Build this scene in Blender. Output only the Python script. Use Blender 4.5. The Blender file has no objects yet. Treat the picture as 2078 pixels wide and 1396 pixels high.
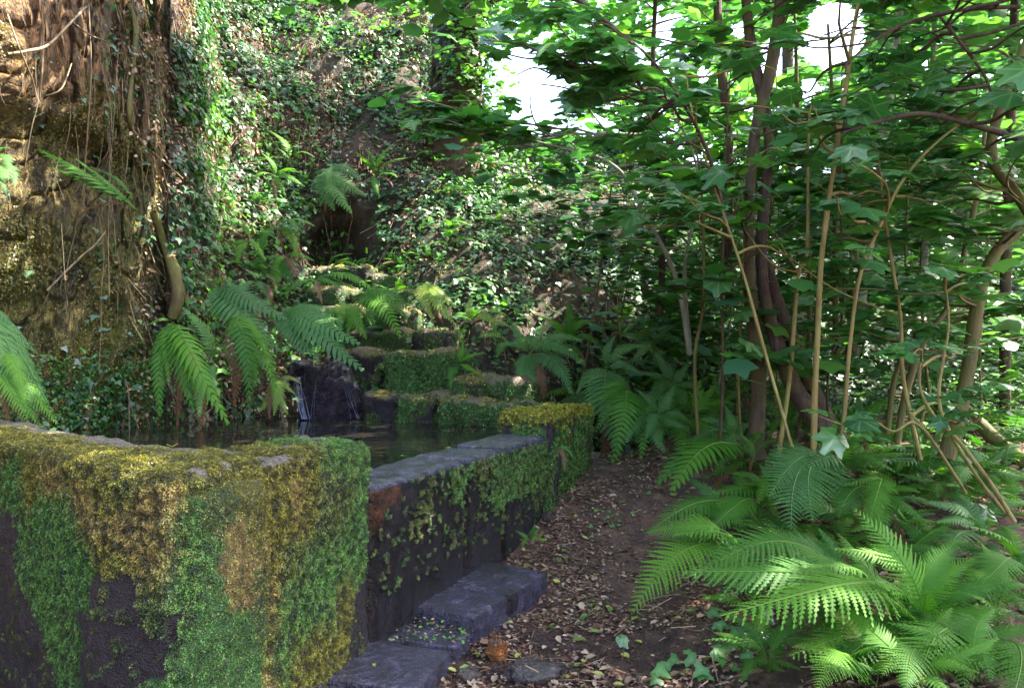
import bpy, math, random
import numpy as np
from mathutils import Vector, Matrix, Euler, noise
from mathutils.bvhtree import BVHTree

random.seed(7)
rng = np.random.default_rng(7)
scene = bpy.context.scene
COL = scene.collection
R = math.radians

# ------------------------------------------------------------------ camera
F = 1450.0
cam_d = bpy.data.cameras.new('camera')
cam_d.lens = 36 * F / 2078
cam_d.sensor_width = 36
cam_d.clip_start = 0.05
cam_d.clip_end = 500
cam = bpy.data.objects.new('camera', cam_d)
COL.objects.link(cam)
CAMP = Vector((0, 0, 1.45))
cam.location = CAMP
PITCH = math.atan(32 / F)
cam.rotation_euler = (math.pi / 2 + PITCH, 0, 0)
scene.camera = cam
CM = cam.rotation_euler.to_matrix()

# ------------------------------------------------------------------ sky, sun, exposure
SUN_EL, SUN_AZ = R(50), R(80)          # azimuth measured clockwise from +Y (into the picture) towards +X
world = bpy.data.worlds.new('World')
scene.world = world
world.use_nodes = True
wn = world.node_tree
wn.nodes.clear()
sky = wn.nodes.new('ShaderNodeTexSky')
sky.sky_type = 'NISHITA'
sky.sun_disc = False
sky.sun_elevation = SUN_EL
sky.sun_rotation = SUN_AZ
sky.air_density = 0.8
sky.ozone_density = 0.5
sky.dust_density = 3.0
bg = wn.nodes.new('ShaderNodeBackground')
bg.inputs['Strength'].default_value = 0.15
wo = wn.nodes.new('ShaderNodeOutputWorld')
wn.links.new(sky.outputs[0], bg.inputs[0])
wn.links.new(bg.outputs[0], wo.inputs[0])
sun_d = bpy.data.lights.new('sun', 'SUN')
sun_d.energy = 3.4
sun_d.angle = R(0.55)
sun_d.color = (1, 0.93, 0.82)
sun = bpy.data.objects.new('sun', sun_d)
COL.objects.link(sun)
SDIR = Vector((math.sin(SUN_AZ) * math.cos(SUN_EL), math.cos(SUN_AZ) * math.cos(SUN_EL), math.sin(SUN_EL)))
sun.rotation_euler = SDIR.to_track_quat('Z', 'Y').to_euler()
vs = scene.view_settings
vs.view_transform = 'Standard'
vs.look = 'None'
vs.exposure = 3.4
vs.gamma = 1
vs.use_curve_mapping = False
try:
    scene.cycles.max_bounces = 6
    scene.cycles.transmission_bounces = 4
    scene.cycles.transparent_max_bounces = 4
except Exception:
    pass

# ------------------------------------------------------------------ pixel <-> world helpers (design aid: photo pixel to a place in the world)
def ray(px, py):
    d = CM @ Vector(((px - 1039) / F, -(py - 698) / F, -1))
    return d
def W(px, py, Y):                       # the point at depth Y
    d = ray(px, py)
    return CAMP + d * (Y / d.y)
def G(px, py, z):                       # the point at height z
    d = ray(px, py)
    return CAMP + d * ((z - CAMP.z) / d.z)
def proj(p):
    q = CM.transposed() @ (Vector(p) - CAMP)
    return 1039 + F * q.x / -q.z, 698 - F * q.y / -q.z

# ------------------------------------------------------------------ object helpers
def empty(name, loc=(0, 0, 0), label=None, cat=None, group=None, kind=None):
    o = bpy.data.objects.new(name, None)
    o.empty_display_size = 0.1
    o.location = loc
    COL.objects.link(o)
    tag(o, label, cat, group, kind)
    return o
def tag(o, label=None, cat=None, group=None, kind=None):
    if label: o['label'] = label
    if cat: o['category'] = cat
    if group: o['group'] = group
    if kind: o['kind'] = kind
    return o
def link(name, me, parent=None, loc=None, mat=None):
    if mat is not None and not me.materials:
        me.materials.append(mat)
    o = bpy.data.objects.new(name, me)
    COL.objects.link(o)
    if parent is not None:
        o.parent = parent
        if loc is None:
            o.location = -parent.matrix_basis.translation      # vertices are in world coordinates
    if loc is not None:
        o.location = loc
    return o
def mesh_np(name, V, Fc, mat=None, col=None, smooth=False):
    V = np.asarray(V, dtype=np.float32)
    Fc = np.asarray(Fc, dtype=np.int32)
    n, k = Fc.shape
    me = bpy.data.meshes.new(name)
    me.vertices.add(len(V))
    me.vertices.foreach_set('co', V.ravel())
    me.loops.add(n * k)
    me.loops.foreach_set('vertex_index', Fc.ravel())
    me.polygons.add(n)
    me.polygons.foreach_set('loop_start', np.arange(0, n * k, k, dtype=np.int32))
    me.polygons.foreach_set('loop_total', np.full(n, k, dtype=np.int32))
    if smooth:
        me.polygons.foreach_set('use_smooth', np.ones(n, dtype=bool))
    if col is not None:
        c = np.ones((len(V), 4), dtype=np.float32)
        c[:, :3] = col
        at = me.color_attributes.new('Col', 'FLOAT_COLOR', 'POINT')
        at.data.foreach_set('color', c.ravel())
    me.update(calc_edges=True)
    if mat: me.materials.append(mat)
    return me

# ------------------------------------------------------------------ materials
def new_mat(name):
    m = bpy.data.materials.new(name)
    m.use_nodes = True
    nt = m.node_tree
    nt.nodes.clear()
    return m, nt
def N(nt, t, **kw):
    n = nt.nodes.new(t)
    for k, v in kw.items():
        if k.startswith('i_'):
            n.inputs[k[2:].replace('_', ' ')].default_value = v
        else:
            setattr(n, k, v)
    return n
def noise_n(nt, scale, detail=4, rough=0.6, vec=None, dist=0.0):
    n = N(nt, 'ShaderNodeTexNoise')
    n.inputs['Scale'].default_value = scale
    n.inputs['Detail'].default_value = detail
    n.inputs['Roughness'].default_value = rough
    n.inputs['Distortion'].default_value = dist
    if vec is not None: nt.links.new(vec, n.inputs['Vector'])
    return n
def ramp(nt, fac, stops):
    r = N(nt, 'ShaderNodeValToRGB')
    el = r.color_ramp.elements
    while len(el) < len(stops): el.new(0.5)
    for e, (p, c) in zip(el, stops):
        e.position = p
        e.color = (*c, 1) if len(c) == 3 else c
    nt.links.new(fac, r.inputs[0])
    return r
def geo_pos(nt):
    return N(nt, 'ShaderNodeNewGeometry').outputs['Position']
def mixc(nt, fac, a, b, typ='MIX'):
    m = N(nt, 'ShaderNodeMix', data_type='RGBA', blend_type=typ)
    for sock, v in ((m.inputs[0], fac), (m.inputs[6], a), (m.inputs[7], b)):
        if isinstance(v, (int, float)): sock.default_value = v
        elif isinstance(v, tuple): sock.default_value = (*v, 1)
        else: nt.links.new(v, sock)
    return m.outputs[2]
def mathn(nt, op, a, b=None, clamp=False):
    m = N(nt, 'ShaderNodeMath', operation=op, use_clamp=clamp)
    for i, v in enumerate((a, b)):
        if v is None: continue
        if isinstance(v, (int, float)): m.inputs[i].default_value = v
        else: nt.links.new(v, m.inputs[i])
    return m.outputs[0]
def finish(nt, base, rough, height=None, bump=0.3, bdist=0.02, spec=0.5, transl=None, tcol=None):
    p = N(nt, 'ShaderNodeBsdfPrincipled')
    if isinstance(base, tuple): p.inputs['Base Color'].default_value = (*base, 1)
    else: nt.links.new(base, p.inputs['Base Color'])
    if isinstance(rough, (int, float)): p.inputs['Roughness'].default_value = rough
    else: nt.links.new(rough, p.inputs['Roughness'])
    p.inputs['Specular IOR Level'].default_value = spec
    if height is not None:
        b = N(nt, 'ShaderNodeBump')
        b.inputs['Strength'].default_value = bump
        b.inputs['Distance'].default_value = bdist
        nt.links.new(height, b.inputs['Height'])
        nt.links.new(b.outputs[0], p.inputs['Normal'])
    out = N(nt, 'ShaderNodeOutputMaterial')
    if transl:
        t = N(nt, 'ShaderNodeBsdfTranslucent')
        nt.links.new(tcol if tcol is not None else base, t.inputs[0])
        ms = N(nt, 'ShaderNodeMixShader')
        ms.inputs[0].default_value = transl
        nt.links.new(p.outputs[0], ms.inputs[1])
        nt.links.new(t.outputs[0], ms.inputs[2])
        nt.links.new(ms.outputs[0], out.inputs[0])
    else:
        nt.links.new(p.outputs[0], out.inputs[0])
    return p

def leaf_mat_attr(name, rough=0.4, transl=0.35, gain=1.7, spec=0.5):
    """colour of every leaf from the 'Col' attribute"""
    m, nt = new_mat(name)
    a = N(nt, 'ShaderNodeAttribute', attribute_name='Col')
    tc = mixc(nt, 1.0, a.outputs['Color'], (gain, gain * 1.15, gain * 0.5), 'MULTIPLY')
    finish(nt, a.outputs['Color'], rough, spec=spec, transl=transl, tcol=tc)
    return m
def leaf_mat_obj(name, c0, c1, c2, vein=(0.35, 0.5, 0.2), rough=0.35, transl=0.4, gain=(1.9, 2.4, 0.9), spec=0.5):
    """single leaves and fronds: shade varies from object to object; 'Col' red holds the pale veins"""
    m, nt = new_mat(name)
    oi = N(nt, 'ShaderNodeObjectInfo')
    base = ramp(nt, oi.outputs['Random'], [(0, c0), (0.5, c1), (1, c2)]).outputs[0]
    tcn = N(nt, 'ShaderNodeTexCoord')
    nz = noise_n(nt, 22, 3, 0.6, tcn.outputs['Object'])
    base = mixc(nt, mathn(nt, 'MULTIPLY', nz.outputs[0], 0.5), base, mixc(nt, 1.0, base, (0.55, 0.6, 0.5), 'MULTIPLY'))
    a = N(nt, 'ShaderNodeAttribute', attribute_name='Col')
    v = N(nt, 'ShaderNodeSeparateColor'); nt.links.new(a.outputs['Color'], v.inputs[0])
    f = mathn(nt, 'MULTIPLY', mathn(nt, 'POWER', v.outputs[0], 2.5), 0.28)
    base = mixc(nt, f, base, vein)
    tc = mixc(nt, 1.0, base, gain, 'MULTIPLY')
    finish(nt, base, rough, spec=spec, transl=transl, tcol=tc, height=nz.outputs[0], bump=0.15, bdist=0.01)
    return m

M_fig = leaf_mat_obj('fig_leaf_surface', (0.035, 0.105, 0.036), (0.05, 0.145, 0.04), (0.085, 0.19, 0.04), rough=0.26, transl=.3, gain=(1.5, 2.2, 1.1), spec=.8)
M_fern = leaf_mat_obj('fern_surface', (0.028, 0.105, 0.012), (0.05, 0.15, 0.012), (0.085, 0.21, 0.014), vein=(0.3, 0.34, 0.08), rough=0.6, transl=0.3, spec=.25)
M_fernb = leaf_mat_obj('blue_fern_surface', (0.045, 0.12, 0.032), (0.055, 0.15, 0.035), (0.08, 0.18, 0.04), vein=(0.3, 0.34, 0.12), rough=0.6, transl=0.25, spec=.3)
M_ferny = leaf_mat_obj('yellow_fern_surface', (0.16, 0.26, 0.03), (0.22, 0.3, 0.05), (0.3, 0.28, 0.06), vein=(0.3, 0.25, 0.08), rough=0.5, transl=0.4)
M_fernd = leaf_mat_obj('dead_fern_surface', (0.10, 0.045, 0.018), (0.16, 0.075, 0.03), (0.22, 0.12, 0.05), vein=(0.2, 0.1, 0.04), rough=0.7, transl=0.2, gain=(1.2, 1.1, 0.9))
M_leafA = leaf_mat_attr('foliage_surface', 0.42, 0.4)
M_ivyA = leaf_mat_attr('ivy_surface', 0.42, 0.2)
M_deadA = leaf_mat_attr('dead_leaf_surface', 0.6, 0.15, gain=1.3, spec=0.3)
M_mossA = leaf_mat_attr('moss_leaf_surface', 0.42, 0.25, gain=1.6)

def bark_mat(name, c0, c1, moss, mossamt=0.5, zs=0.15, scale=22):
    m, nt = new_mat(name)
    tc = N(nt, 'ShaderNodeNewGeometry')
    mp = N(nt, 'ShaderNodeMapping'); mp.inputs['Scale'].default_value = (1, 1, zs)
    nt.links.new(tc.outputs['Position'], mp.inputs['Vector'])
    n1 = noise_n(nt, scale, 6, 0.65, mp.outputs[0])
    n2 = noise_n(nt, 5, 4, 0.6, tc.outputs['Position'])
    n3 = noise_n(nt, 60, 3, 0.6, tc.outputs['Position'])
    base = ramp(nt, n1.outputs[0], [(0.3, c0), (0.68, c1)]).outputs[0]
    f = ramp(nt, n2.outputs[0], [(0.62 - mossamt * 0.4, (0, 0, 0)), (0.78 - mossamt * 0.3, (1, 1, 1))]).outputs[0]
    base = mixc(nt, mathn(nt, 'MULTIPLY', f, 0.8), base, moss)
    h = mathn(nt, 'ADD', n1.outputs[0], mathn(nt, 'MULTIPLY', n3.outputs[0], 0.3))
    finish(nt, base, 0.75, h, 0.7, 0.02, spec=0.35)
    return m
M_bark = bark_mat('brown_bark', (0.02, 0.012, 0.007), (0.085, 0.05, 0.022), (0.075, 0.06, 0.012), 0.4)
M_barkd = bark_mat('dark_furrowed_bark', (0.012, 0.007, 0.006), (0.10, 0.05, 0.035), (0.09, 0.08, 0.02), 0.3, zs=0.06, scale=55)
M_pole = bark_mat('yellow_sapling_bark', (0.10, 0.065, 0.018), (0.26, 0.18, 0.05), (0.2, 0.2, 0.05), 0.4)
M_grey = bark_mat('grey_bark', (0.10, 0.09, 0.07), (0.26, 0.23, 0.17), (0.14, 0.15, 0.05), 0.4)
M_mossbark = bark_mat('mossy_bark', (0.04, 0.026, 0.012), (0.14, 0.095, 0.03), (0.085, 0.085, 0.012), 0.7)
M_twig = bark_mat('dry_twig', (0.06, 0.038, 0.02), (0.22, 0.155, 0.09), (0.2, 0.16, 0.06), 0.2)

def rock_attr_mat(name, wet=0.5, spec=0.5, pitted=False):
    """stone with mosses: colours and wetness of the patches come from the 'Col' attribute, grain from noise"""
    m, nt = new_mat(name)
    a = N(nt, 'ShaderNodeAttribute', attribute_name='Col')
    pos = geo_pos(nt)
    n1 = noise_n(nt, 90, 5, 0.7, pos)
    n2 = noise_n(nt, 28, 5, 0.65, pos)
    n3 = N(nt, 'ShaderNodeTexVoronoi'); n3.inputs['Scale'].default_value = 150; nt.links.new(pos, n3.inputs['Vector'])
    v = ramp(nt, n1.outputs[0], [(0.3, (0.35, 0.35, 0.35)), (0.55, (1, 1, 1)), (0.75, (2.0, 1.9, 1.7))]).outputs[0]
    base = mixc(nt, 1.0, a.outputs['Color'], v, 'MULTIPLY')
    v2 = ramp(nt, n2.outputs[0], [(0.3, (0.6, 0.55, 0.6)), (0.7, (1.3, 1.3, 1.2))]).outputs[0]
    base = mixc(nt, 1.0, base, v2, 'MULTIPLY')
    if pitted:
        n4 = noise_n(nt, 11, 6, 0.7, pos)
        v3 = ramp(nt, n4.outputs[0], [(0.34, (0.35, 0.3, 0.3)), (0.52, (0.9, 0.85, 0.9)), (0.7, (2.6, 2.2, 2.3))]).outputs[0]
        base = mixc(nt, 1.0, base, v3, 'MULTIPLY')
    h = mathn(nt, 'ADD', mathn(nt, 'MULTIPLY', n2.outputs[0], 3.0 if pitted else 1.2), mathn(nt, 'ADD', n1.outputs[0], mathn(nt, 'MULTIPLY', n3.outputs[0], 0.5)))
    rg = ramp(nt, n2.outputs[0], [(0.35, (wet * 0.5,) * 3), (0.7, (wet * 1.6,) * 3)]).outputs[0]
    pr = finish(nt, base, rg, h, 1.0 if pitted else 0.9, 0.03 if pitted else 0.018, spec=spec)
    if pitted:                            # film of water
        bb = N(nt, 'ShaderNodeBump'); bb.inputs['Strength'].default_value = 0.8; bb.inputs['Distance'].default_value = 0.03
        nt.links.new(mathn(nt, 'ADD', n4.outputs[0], mathn(nt, 'MULTIPLY', n2.outputs[0], 0.5)), bb.inputs['Height']); nt.links.new(bb.outputs[0], pr.inputs['Coat Normal'])
        gn = N(nt, 'ShaderNodeNewGeometry'); sx = N(nt, 'ShaderNodeSeparateXYZ'); nt.links.new(gn.outputs['Normal'], sx.inputs[0])
        cw = ramp(nt, mathn(nt, 'MULTIPLY', sx.outputs[2], mathn(nt, 'ADD', n4.outputs[0], .45)), [(0.45, (0.04,) * 3), (0.8, (1, 1, 1))]).outputs[0]   # water stands on the tops
        nt.links.new(cw, pr.inputs['Coat Weight']); pr.inputs['Coat Roughness'].default_value = 0.1; pr.inputs['Coat IOR'].default_value = 1.6
    return m
M_stone = rock_attr_mat('mossy_stone', 0.5)
M_wetstone = rock_attr_mat('wet_stone', 0.15, 0.6, True)

def cliff_mat():
    m, nt = new_mat('cliff_rock')
    g = N(nt, 'ShaderNodeNewGeometry')
    mp = N(nt, 'ShaderNodeMapping'); mp.inputs['Scale'].default_value = (1, 1, 0.3); mp.inputs['Rotation'].default_value = (0.25, 0.2, 0)
    nt.links.new(g.outputs['Position'], mp.inputs['Vector'])
    n1 = noise_n(nt, 3.5, 8, 0.68, mp.outputs[0], 0.8)
    n2 = noise_n(nt, 1.3, 5, 0.6, g.outputs['Position'])
    n3 = noise_n(nt, 40, 5, 0.7, mp.outputs[0])
    base = ramp(nt, n1.outputs[0], [(0.36, (0.012, 0.008, 0.004)), (0.45, (0.07, 0.045, 0.014)), (0.56, (0.16, 0.115, 0.025)), (0.72, (0.28, 0.2, 0.06))]).outputs[0]
    f = ramp(nt, n2.outputs[0], [(0.42, (0, 0, 0)), (0.6, (1, 1, 1))]).outputs[0]
    base = mixc(nt, mathn(nt, 'MULTIPLY', f, 0.9), base, mixc(nt, n3.outputs[0], (0.035, 0.042, 0.006), (0.20, 0.19, 0.03)))
    # rusty band of the overhanging bed
    z = N(nt, 'ShaderNodeSeparateXYZ'); nt.links.new(g.outputs['Position'], z.inputs[0])
    zz = mathn(nt, 'ADD', z.outputs[2], mathn(nt, 'MULTIPLY', n2.outputs[0], 0.8))
    fz = ramp(nt, mathn(nt, 'DIVIDE', zz, 6), [(0.645, (0, 0, 0)), (0.69, (1, 1, 1))]).outputs[0]
    base = mixc(nt, mathn(nt, 'MULTIPLY', fz, 0.7), base, mixc(nt, n1.outputs[0], (0.10, 0.035, 0.008), (0.30, 0.15, 0.045)))
    v = ramp(nt, n3.outputs[0], [(0.3, (0.3, 0.3, 0.3)), (0.7, (1.8, 1.7, 1.5))]).outputs[0]
    base = mixc(nt, 1.0, base, v, 'MULTIPLY')
    n5 = noise_n(nt, 9, 5, 0.6, mp.outputs[0], 1.2)
    ck = ramp(nt, mathn(nt, 'ABSOLUTE', mathn(nt, 'SUBTRACT', n5.outputs[0], 0.5)), [(0.0, (0, 0, 0)), (0.05, (1, 1, 1))]).outputs[0]
    base = mixc(nt, 1.0, base, mixc(nt, ck, (0.3, 0.27, 0.22), (1, 1, 1)), 'MULTIPLY')
    h = mathn(nt, 'ADD', mathn(nt, 'MULTIPLY', n1.outputs[0], 2.5), mathn(nt, 'ADD', n3.outputs[0], ck))
    finish(nt, base, 0.6, h, 1.0, 0.06)
    return m
M_cliff = cliff_mat()
def soil_mat(name, c0, c1, c2, wetpatch=False):
    m, nt = new_mat(name)
    pos = geo_pos(nt)
    n1 = noise_n(nt, 7, 8, 0.7, pos)
    n2 = noise_n(nt, 55, 5, 0.7, pos)
    base = ramp(nt, n1.outputs[0], [(0.3, c0), (0.5, c1), (0.72, c2)]).outputs[0]
    v = ramp(nt, n2.outputs[0], [(0.3, (0.45, 0.45, 0.45)), (0.7, (1.6, 1.5, 1.4))]).outputs[0]
    base = mixc(nt, 1.0, base, v, 'MULTIPLY')
    h = mathn(nt, 'ADD', n2.outputs[0], mathn(nt, 'MULTIPLY', n1.outputs[0], 2))
    rough = 0.85
    if wetpatch:                         # puddled mud where the basin spills over, a real wet patch about 1 m wide
        mp = N(nt, 'ShaderNodeMapping'); mp.inputs['Location'].default_value = (-0.25, -3.55, 0)
        nt.links.new(pos, mp.inputs['Vector'])
        ln = N(nt, 'ShaderNodeVectorMath', operation='LENGTH'); nt.links.new(mp.outputs[0], ln.inputs[0])
        dd = mathn(nt, 'ADD', ln.outputs['Value'], mathn(nt, 'MULTIPLY', n1.outputs[0], 1.2))
        w = ramp(nt, mathn(nt, 'DIVIDE', dd, 3), [(0.36, (0, 0, 0)), (0.56, (1, 1, 1))]).outputs[0]
        w2 = ramp(nt, n2.outputs[0], [(0.35, (0.06,) * 3), (0.65, (0.4,) * 3)]).outputs[0]
        rough = mixc(nt, w, w2, (0.85, 0.85, 0.85))
        base = mixc(nt, w, mixc(nt, 1.0, base, (0.45, 0.4, 0.45), 'MULTIPLY'), base)
    finish(nt, base, rough, h, 0.9, 0.03)
    return m
M_soil = soil_mat('forest_soil', (0.028, 0.013, 0.008), (0.085, 0.043, 0.026), (0.18, 0.105, 0.06), True)
M_bank = soil_mat('bank_soil', (0.012, 0.008, 0.004), (0.035, 0.023, 0.011), (0.08, 0.052, 0.025))

def water_mat():
    m, nt = new_mat('pool_water')
    pos = geo_pos(nt)
    n1 = noise_n(nt, 3.2, 2, 0.5, pos)
    n2 = noise_n(nt, 14, 2, 0.5, pos)
    h = mathn(nt, 'ADD', n1.outputs[0], mathn(nt, 'MULTIPLY', n2.outputs[0], 0.15))
    p = finish(nt, (0.018, 0.017, 0.012), 0.04, h, 0.14, 0.05, spec=0.6)
    p.inputs['IOR'].default_value = 1.33
    return m
M_water = water_mat()
def fall_mat():
    m, nt = new_mat('falling_water')
    mp = N(nt, 'ShaderNodeMapping'); mp.inputs['Scale'].default_value = (1, 1, 0.1)
    nt.links.new(geo_pos(nt), mp.inputs['Vector'])
    n1 = noise_n(nt, 70, 3, 0.6, mp.outputs[0])
    p = finish(nt, (0.4, 0.42, 0.6), 0.15, n1.outputs[0], 0.6, 0.02)
    p.inputs['Transmission Weight'].default_value = 0.55
    p.inputs['IOR'].default_value = 1.33
    return m
M_fall = fall_mat()

# ------------------------------------------------------------------ geometry builders
def tube(path, rad, sides=8, wob=0.0, seed=0, taper_end=True):
    """smooth tube through the points; returns V, F (quads)"""
    P = [Vector(p) for p in path]
    n = len(P)
    # catmull-rom resample
    pts, rs = [], []
    if isinstance(rad, (int, float)): rad = [rad] * n
    for i in range(n - 1):
        p0 = P[max(i - 1, 0)]; p1 = P[i]; p2 = P[i + 1]; p3 = P[min(i + 2, n - 1)]
        seg = max(2, min(10, int((p2 - p1).length / max(0.05, 2.5 * rad[i])) + 2))
        for k in range(seg):
            t = k / seg
            q = 0.5 * ((2 * p1) + (p2 - p0) * t + (2 * p0 - 5 * p1 + 4 * p2 - p3) * t * t + (3 * p1 - p0 - 3 * p2 + p3) * t ** 3)
            pts.append(q); rs.append(rad[i] * (1 - t) + rad[i + 1] * t)
    pts.append(P[-1]); rs.append(rad[-1])
    V, Fq = [], []
    up = Vector((0.3, 0.9, 0.2)).normalized()
    for i, (q, r) in enumerate(zip(pts, rs)):
        d = (pts[min(i + 1, len(pts) - 1)] - pts[max(i - 1, 0)]).normalized()
        a = d.cross(up)
        if a.length < 0.05: a = d.cross(Vector((1, 0, 0)))
        a.normalize(); b = d.cross(a)
        for k in range(sides):
            th = 2 * math.pi * k / sides
            rr = r
            if wob:
                rr *= 1 + wob * noise.noise(Vector((math.cos(th) * 1.3, math.sin(th) * 1.3, i * 0.12 + seed)))
            V.append(q + (a * math.cos(th) + b * math.sin(th)) * rr)
    for i in range(len(pts) - 1):
        for k in range(sides):
            k2 = (k + 1) % sides
            Fq.append((i * sides + k, i * sides + k2, (i + 1) * sides + k2, (i + 1) * sides + k))
    return V, Fq
class MB:
    def __init__(s): s.V = []; s.F = []
    def add(s, V, Fc):
        o = len(s.V)
        s.V.extend([tuple(v) for v in V]); s.F.extend([tuple(i + o for i in f) for f in Fc])
    def tube(s, *a, **k): s.add(*tube(*a, **k)); return s
    def obj(s, name, mat, parent=None, smooth=True, local=False):
        me = bpy.data.meshes.new(name)
        me.from_pydata(s.V, [], s.F)
        if smooth: me.polygons.foreach_set('use_smooth', [True] * len(me.polygons))
        me.materials.append(mat)
        return link(name, me, parent, loc=(0, 0, 0) if local else None)

def frames_from(nrm, yaw, tilt_rng=0.0):
    """(N,3,3) orthonormal frames: columns x, y, normal"""
    n = nrm / np.linalg.norm(nrm, axis=1, keepdims=True)
    h = np.where(np.abs(n[:, 2:3]) < 0.95, np.array([[0, 0, 1.0]]), np.array([[1.0, 0, 0]]))
    x = np.cross(h, n); x /= np.linalg.norm(x, axis=1, keepdims=True)
    y = np.cross(n, x)
    c, s = np.cos(yaw)[:, None], np.sin(yaw)[:, None]
    X = c * x + s * y
    Y = -s * x + c * y
    return np.stack([X, Y, n], axis=2)
def scatter(name, tv, tf, pos, fr, scale, col, mat, parent=None, anis=None, smooth=False):
    tv = np.asarray(tv, float); tf = np.asarray(tf, int)
    n = len(pos)
    loc = tv[None, :, :] * scale[:, None, None]
    if anis is not None: loc = loc * anis[:, None, :]
    V = np.einsum('nij,nkj->nki', fr, loc) + pos[:, None, :]
    Fc = tf[None] + (np.arange(n) * len(tv))[:, None, None]
    C = np.repeat(col, len(tv), axis=0)
    me = mesh_np(name, V.reshape(-1, 3), Fc.reshape(-1, tf.shape[1]), mat, C, smooth)
    return link(name, me, parent)
def vary(c, n, amt=0.25):
    c = np.asarray(c, float)
    return c[None] * (1 + amt * (rng.random((n, 1)) * 2 - 1)) * (1 + amt * 0.4 * (rng.random((n, 3)) * 2 - 1))

# leaf templates (x across, y along the blade, z normal)
def fan(outline, cz=0.0, cy=0.0):
    V = [(0, cy, cz)] + outline
    k = len(outline)
    return V, [(0, i + 1, (i + 1) % k + 1) for i in range(k)]
T_simple = ([(0, 0, 0), (0.32, 0.4, 0.07), (0, 1, -0.04), (-0.32, 0.4, 0.07), (0, 0.45, -0.03)],
            [(0, 1, 4), (1, 2, 4), (2, 3, 4), (3, 0, 4)])
T_ivy = fan([(0, -0.05, 0), (0.38, -0.12, 0.02), (0.62, 0.2, -0.04), (0.28, 0.42, 0.03), (0, 1.0, -0.06), (-0.28, 0.42, 0.03), (-0.62, 0.2, -0.04), (-0.38, -0.12, 0.02)], 0.0, 0.2)
T_moss = ([(0, 0, 0), (0.4, 0.5, 0.15), (0, 1, 0.1), (-0.4, 0.5, 0.15)], [(0, 1, 2), (0, 2, 3)])
T_dead = ([(0, 0, 0), (0.28, 0.3, 0.12), (0.24, 0.75, 0.16), (0, 1, 0.02), (-0.28, 0.7, 0.14), (-0.3, 0.3, 0.1), (0.0, 0.5, -0.05)],
          [(0, 1, 6), (1, 2, 6), (2, 3, 6), (3, 4, 6), (4, 5, 6), (5, 0, 6)])
def fig_leaf(name, seed, lob=0.42, nl=5, droop=0.25):
    r = random.Random(seed)
    outl, cols = [], []
    K = 30
    for i in range(K):
        a = -math.pi * 0.93 + 2 * math.pi * 0.93 * i / (K - 1)     # 0 = tip
        best = 0
        lobes = [(0, 1.0, 0.42), (0.85, 0.86, 0.42), (-0.85, 0.86, 0.42), (1.75, 0.66, 0.55), (-1.75, 0.66, 0.55)] if nl == 5 else [(0, 1.0, 0.5), (0.95, 0.8, 0.5), (-0.95, 0.8, 0.42), (2.0, 0.5, 0.5), (-2.0, 0.5, 0.5)]
        for la, ll, lw in lobes:
            best = max(best, ll * math.exp(-((a - la) / lw) ** 2 * 0.9))
        rad = max(best, (1 - lob) * 0.98 * (1 - 0.18 * abs(a) / math.pi)) * (1 + r.uniform(-0.03, 0.03))
        veiny = 1.0 if best > rad * 0.99 and any(abs(a - l[0]) < 0.12 for l in lobes) else 0.0
        outl.append((rad, a, veiny))
    V = [(0, 0, 0.02)]; C = [1.0]
    for ring, f in ((0, 0.45), (1, 1.0)):
        for rad, a, ve in outl:
            rr = rad * f
            x, y = math.sin(a) * rr, math.cos(a) * rr
            z = -droop * rr * rr * 0.5 - 0.10 * abs(math.sin(a * 2.1)) * rr + r.uniform(-0.02, 0.02) * f
            V.append((x, y, z)); C.append(ve if ring == 0 else ve * 0.7)
    Fc = []
    for i in range(K - 1):
        Fc.append((0, 1 + i + 1, 1 + i))
        Fc.append((1 + i, 1 + i + 1, 1 + K + i + 1)); Fc.append((1 + i, 1 + K + i + 1, 1 + K + i))
    # petiole
    b = len(V)
    for x in (-0.02, 0.02):
        V.append((x, 0, 0.0)); V.append((x, -0.55, -0.25)); C += [1, 1]
    V.append((0, 0, 0.03)); V.append((0, -0.55, -0.21)); C += [1, 1]
    Fc += [(b, b + 1, b + 3), (b, b + 3, b + 2), (b, b + 4, b + 5), (b, b + 5, b + 1), (b + 2, b + 3, b + 5), (b + 2, b + 5, b + 4)]
    col = np.array([[c, c, c] for c in C])
    return mesh_np(name, V, Fc, None, col, True)
FIGS = [fig_leaf('fig_leaf', s, lob, nl, dr) for s, lob, nl, dr in ((1, .42, 5, .25), (2, .3, 3, .35), (3, .5, 5, .15), (4, .25, 3, .5), (5, .38, 5, .4))]
for m_ in FIGS: m_.materials.append(M_fig)
def fig_np(i):
    me = FIGS[i]
    V = np.zeros(len(me.vertices) * 3); me.vertices.foreach_get('co', V)
    Fc = np.zeros(len(me.loops), dtype=int); me.loops.foreach_get('vertex_index', Fc)
    return V.reshape(-1, 3), Fc.reshape(-1, 3)
# light version for crowds: outline + centre only
def fig_lite(k=11, lob=0.4):   # light version
    out = []
    for i in range(k):
        a = -2.7 + 5.4 * i / (k - 1)
        rad = 1.0 if i == k // 2 else (0.85 if i in (k // 2 - 2, k // 2 + 2) else (0.6 if i in (k // 2 - 4, k // 2 + 4) else 0.62))
        rad *= 1 if i % 2 == 1 or rad > .55 else 0.95
        out.append((math.sin(a) * rad, math.cos(a) * rad, -0.13 * rad * rad))
    return fan(out)
T_fig = fig_lite()

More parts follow.
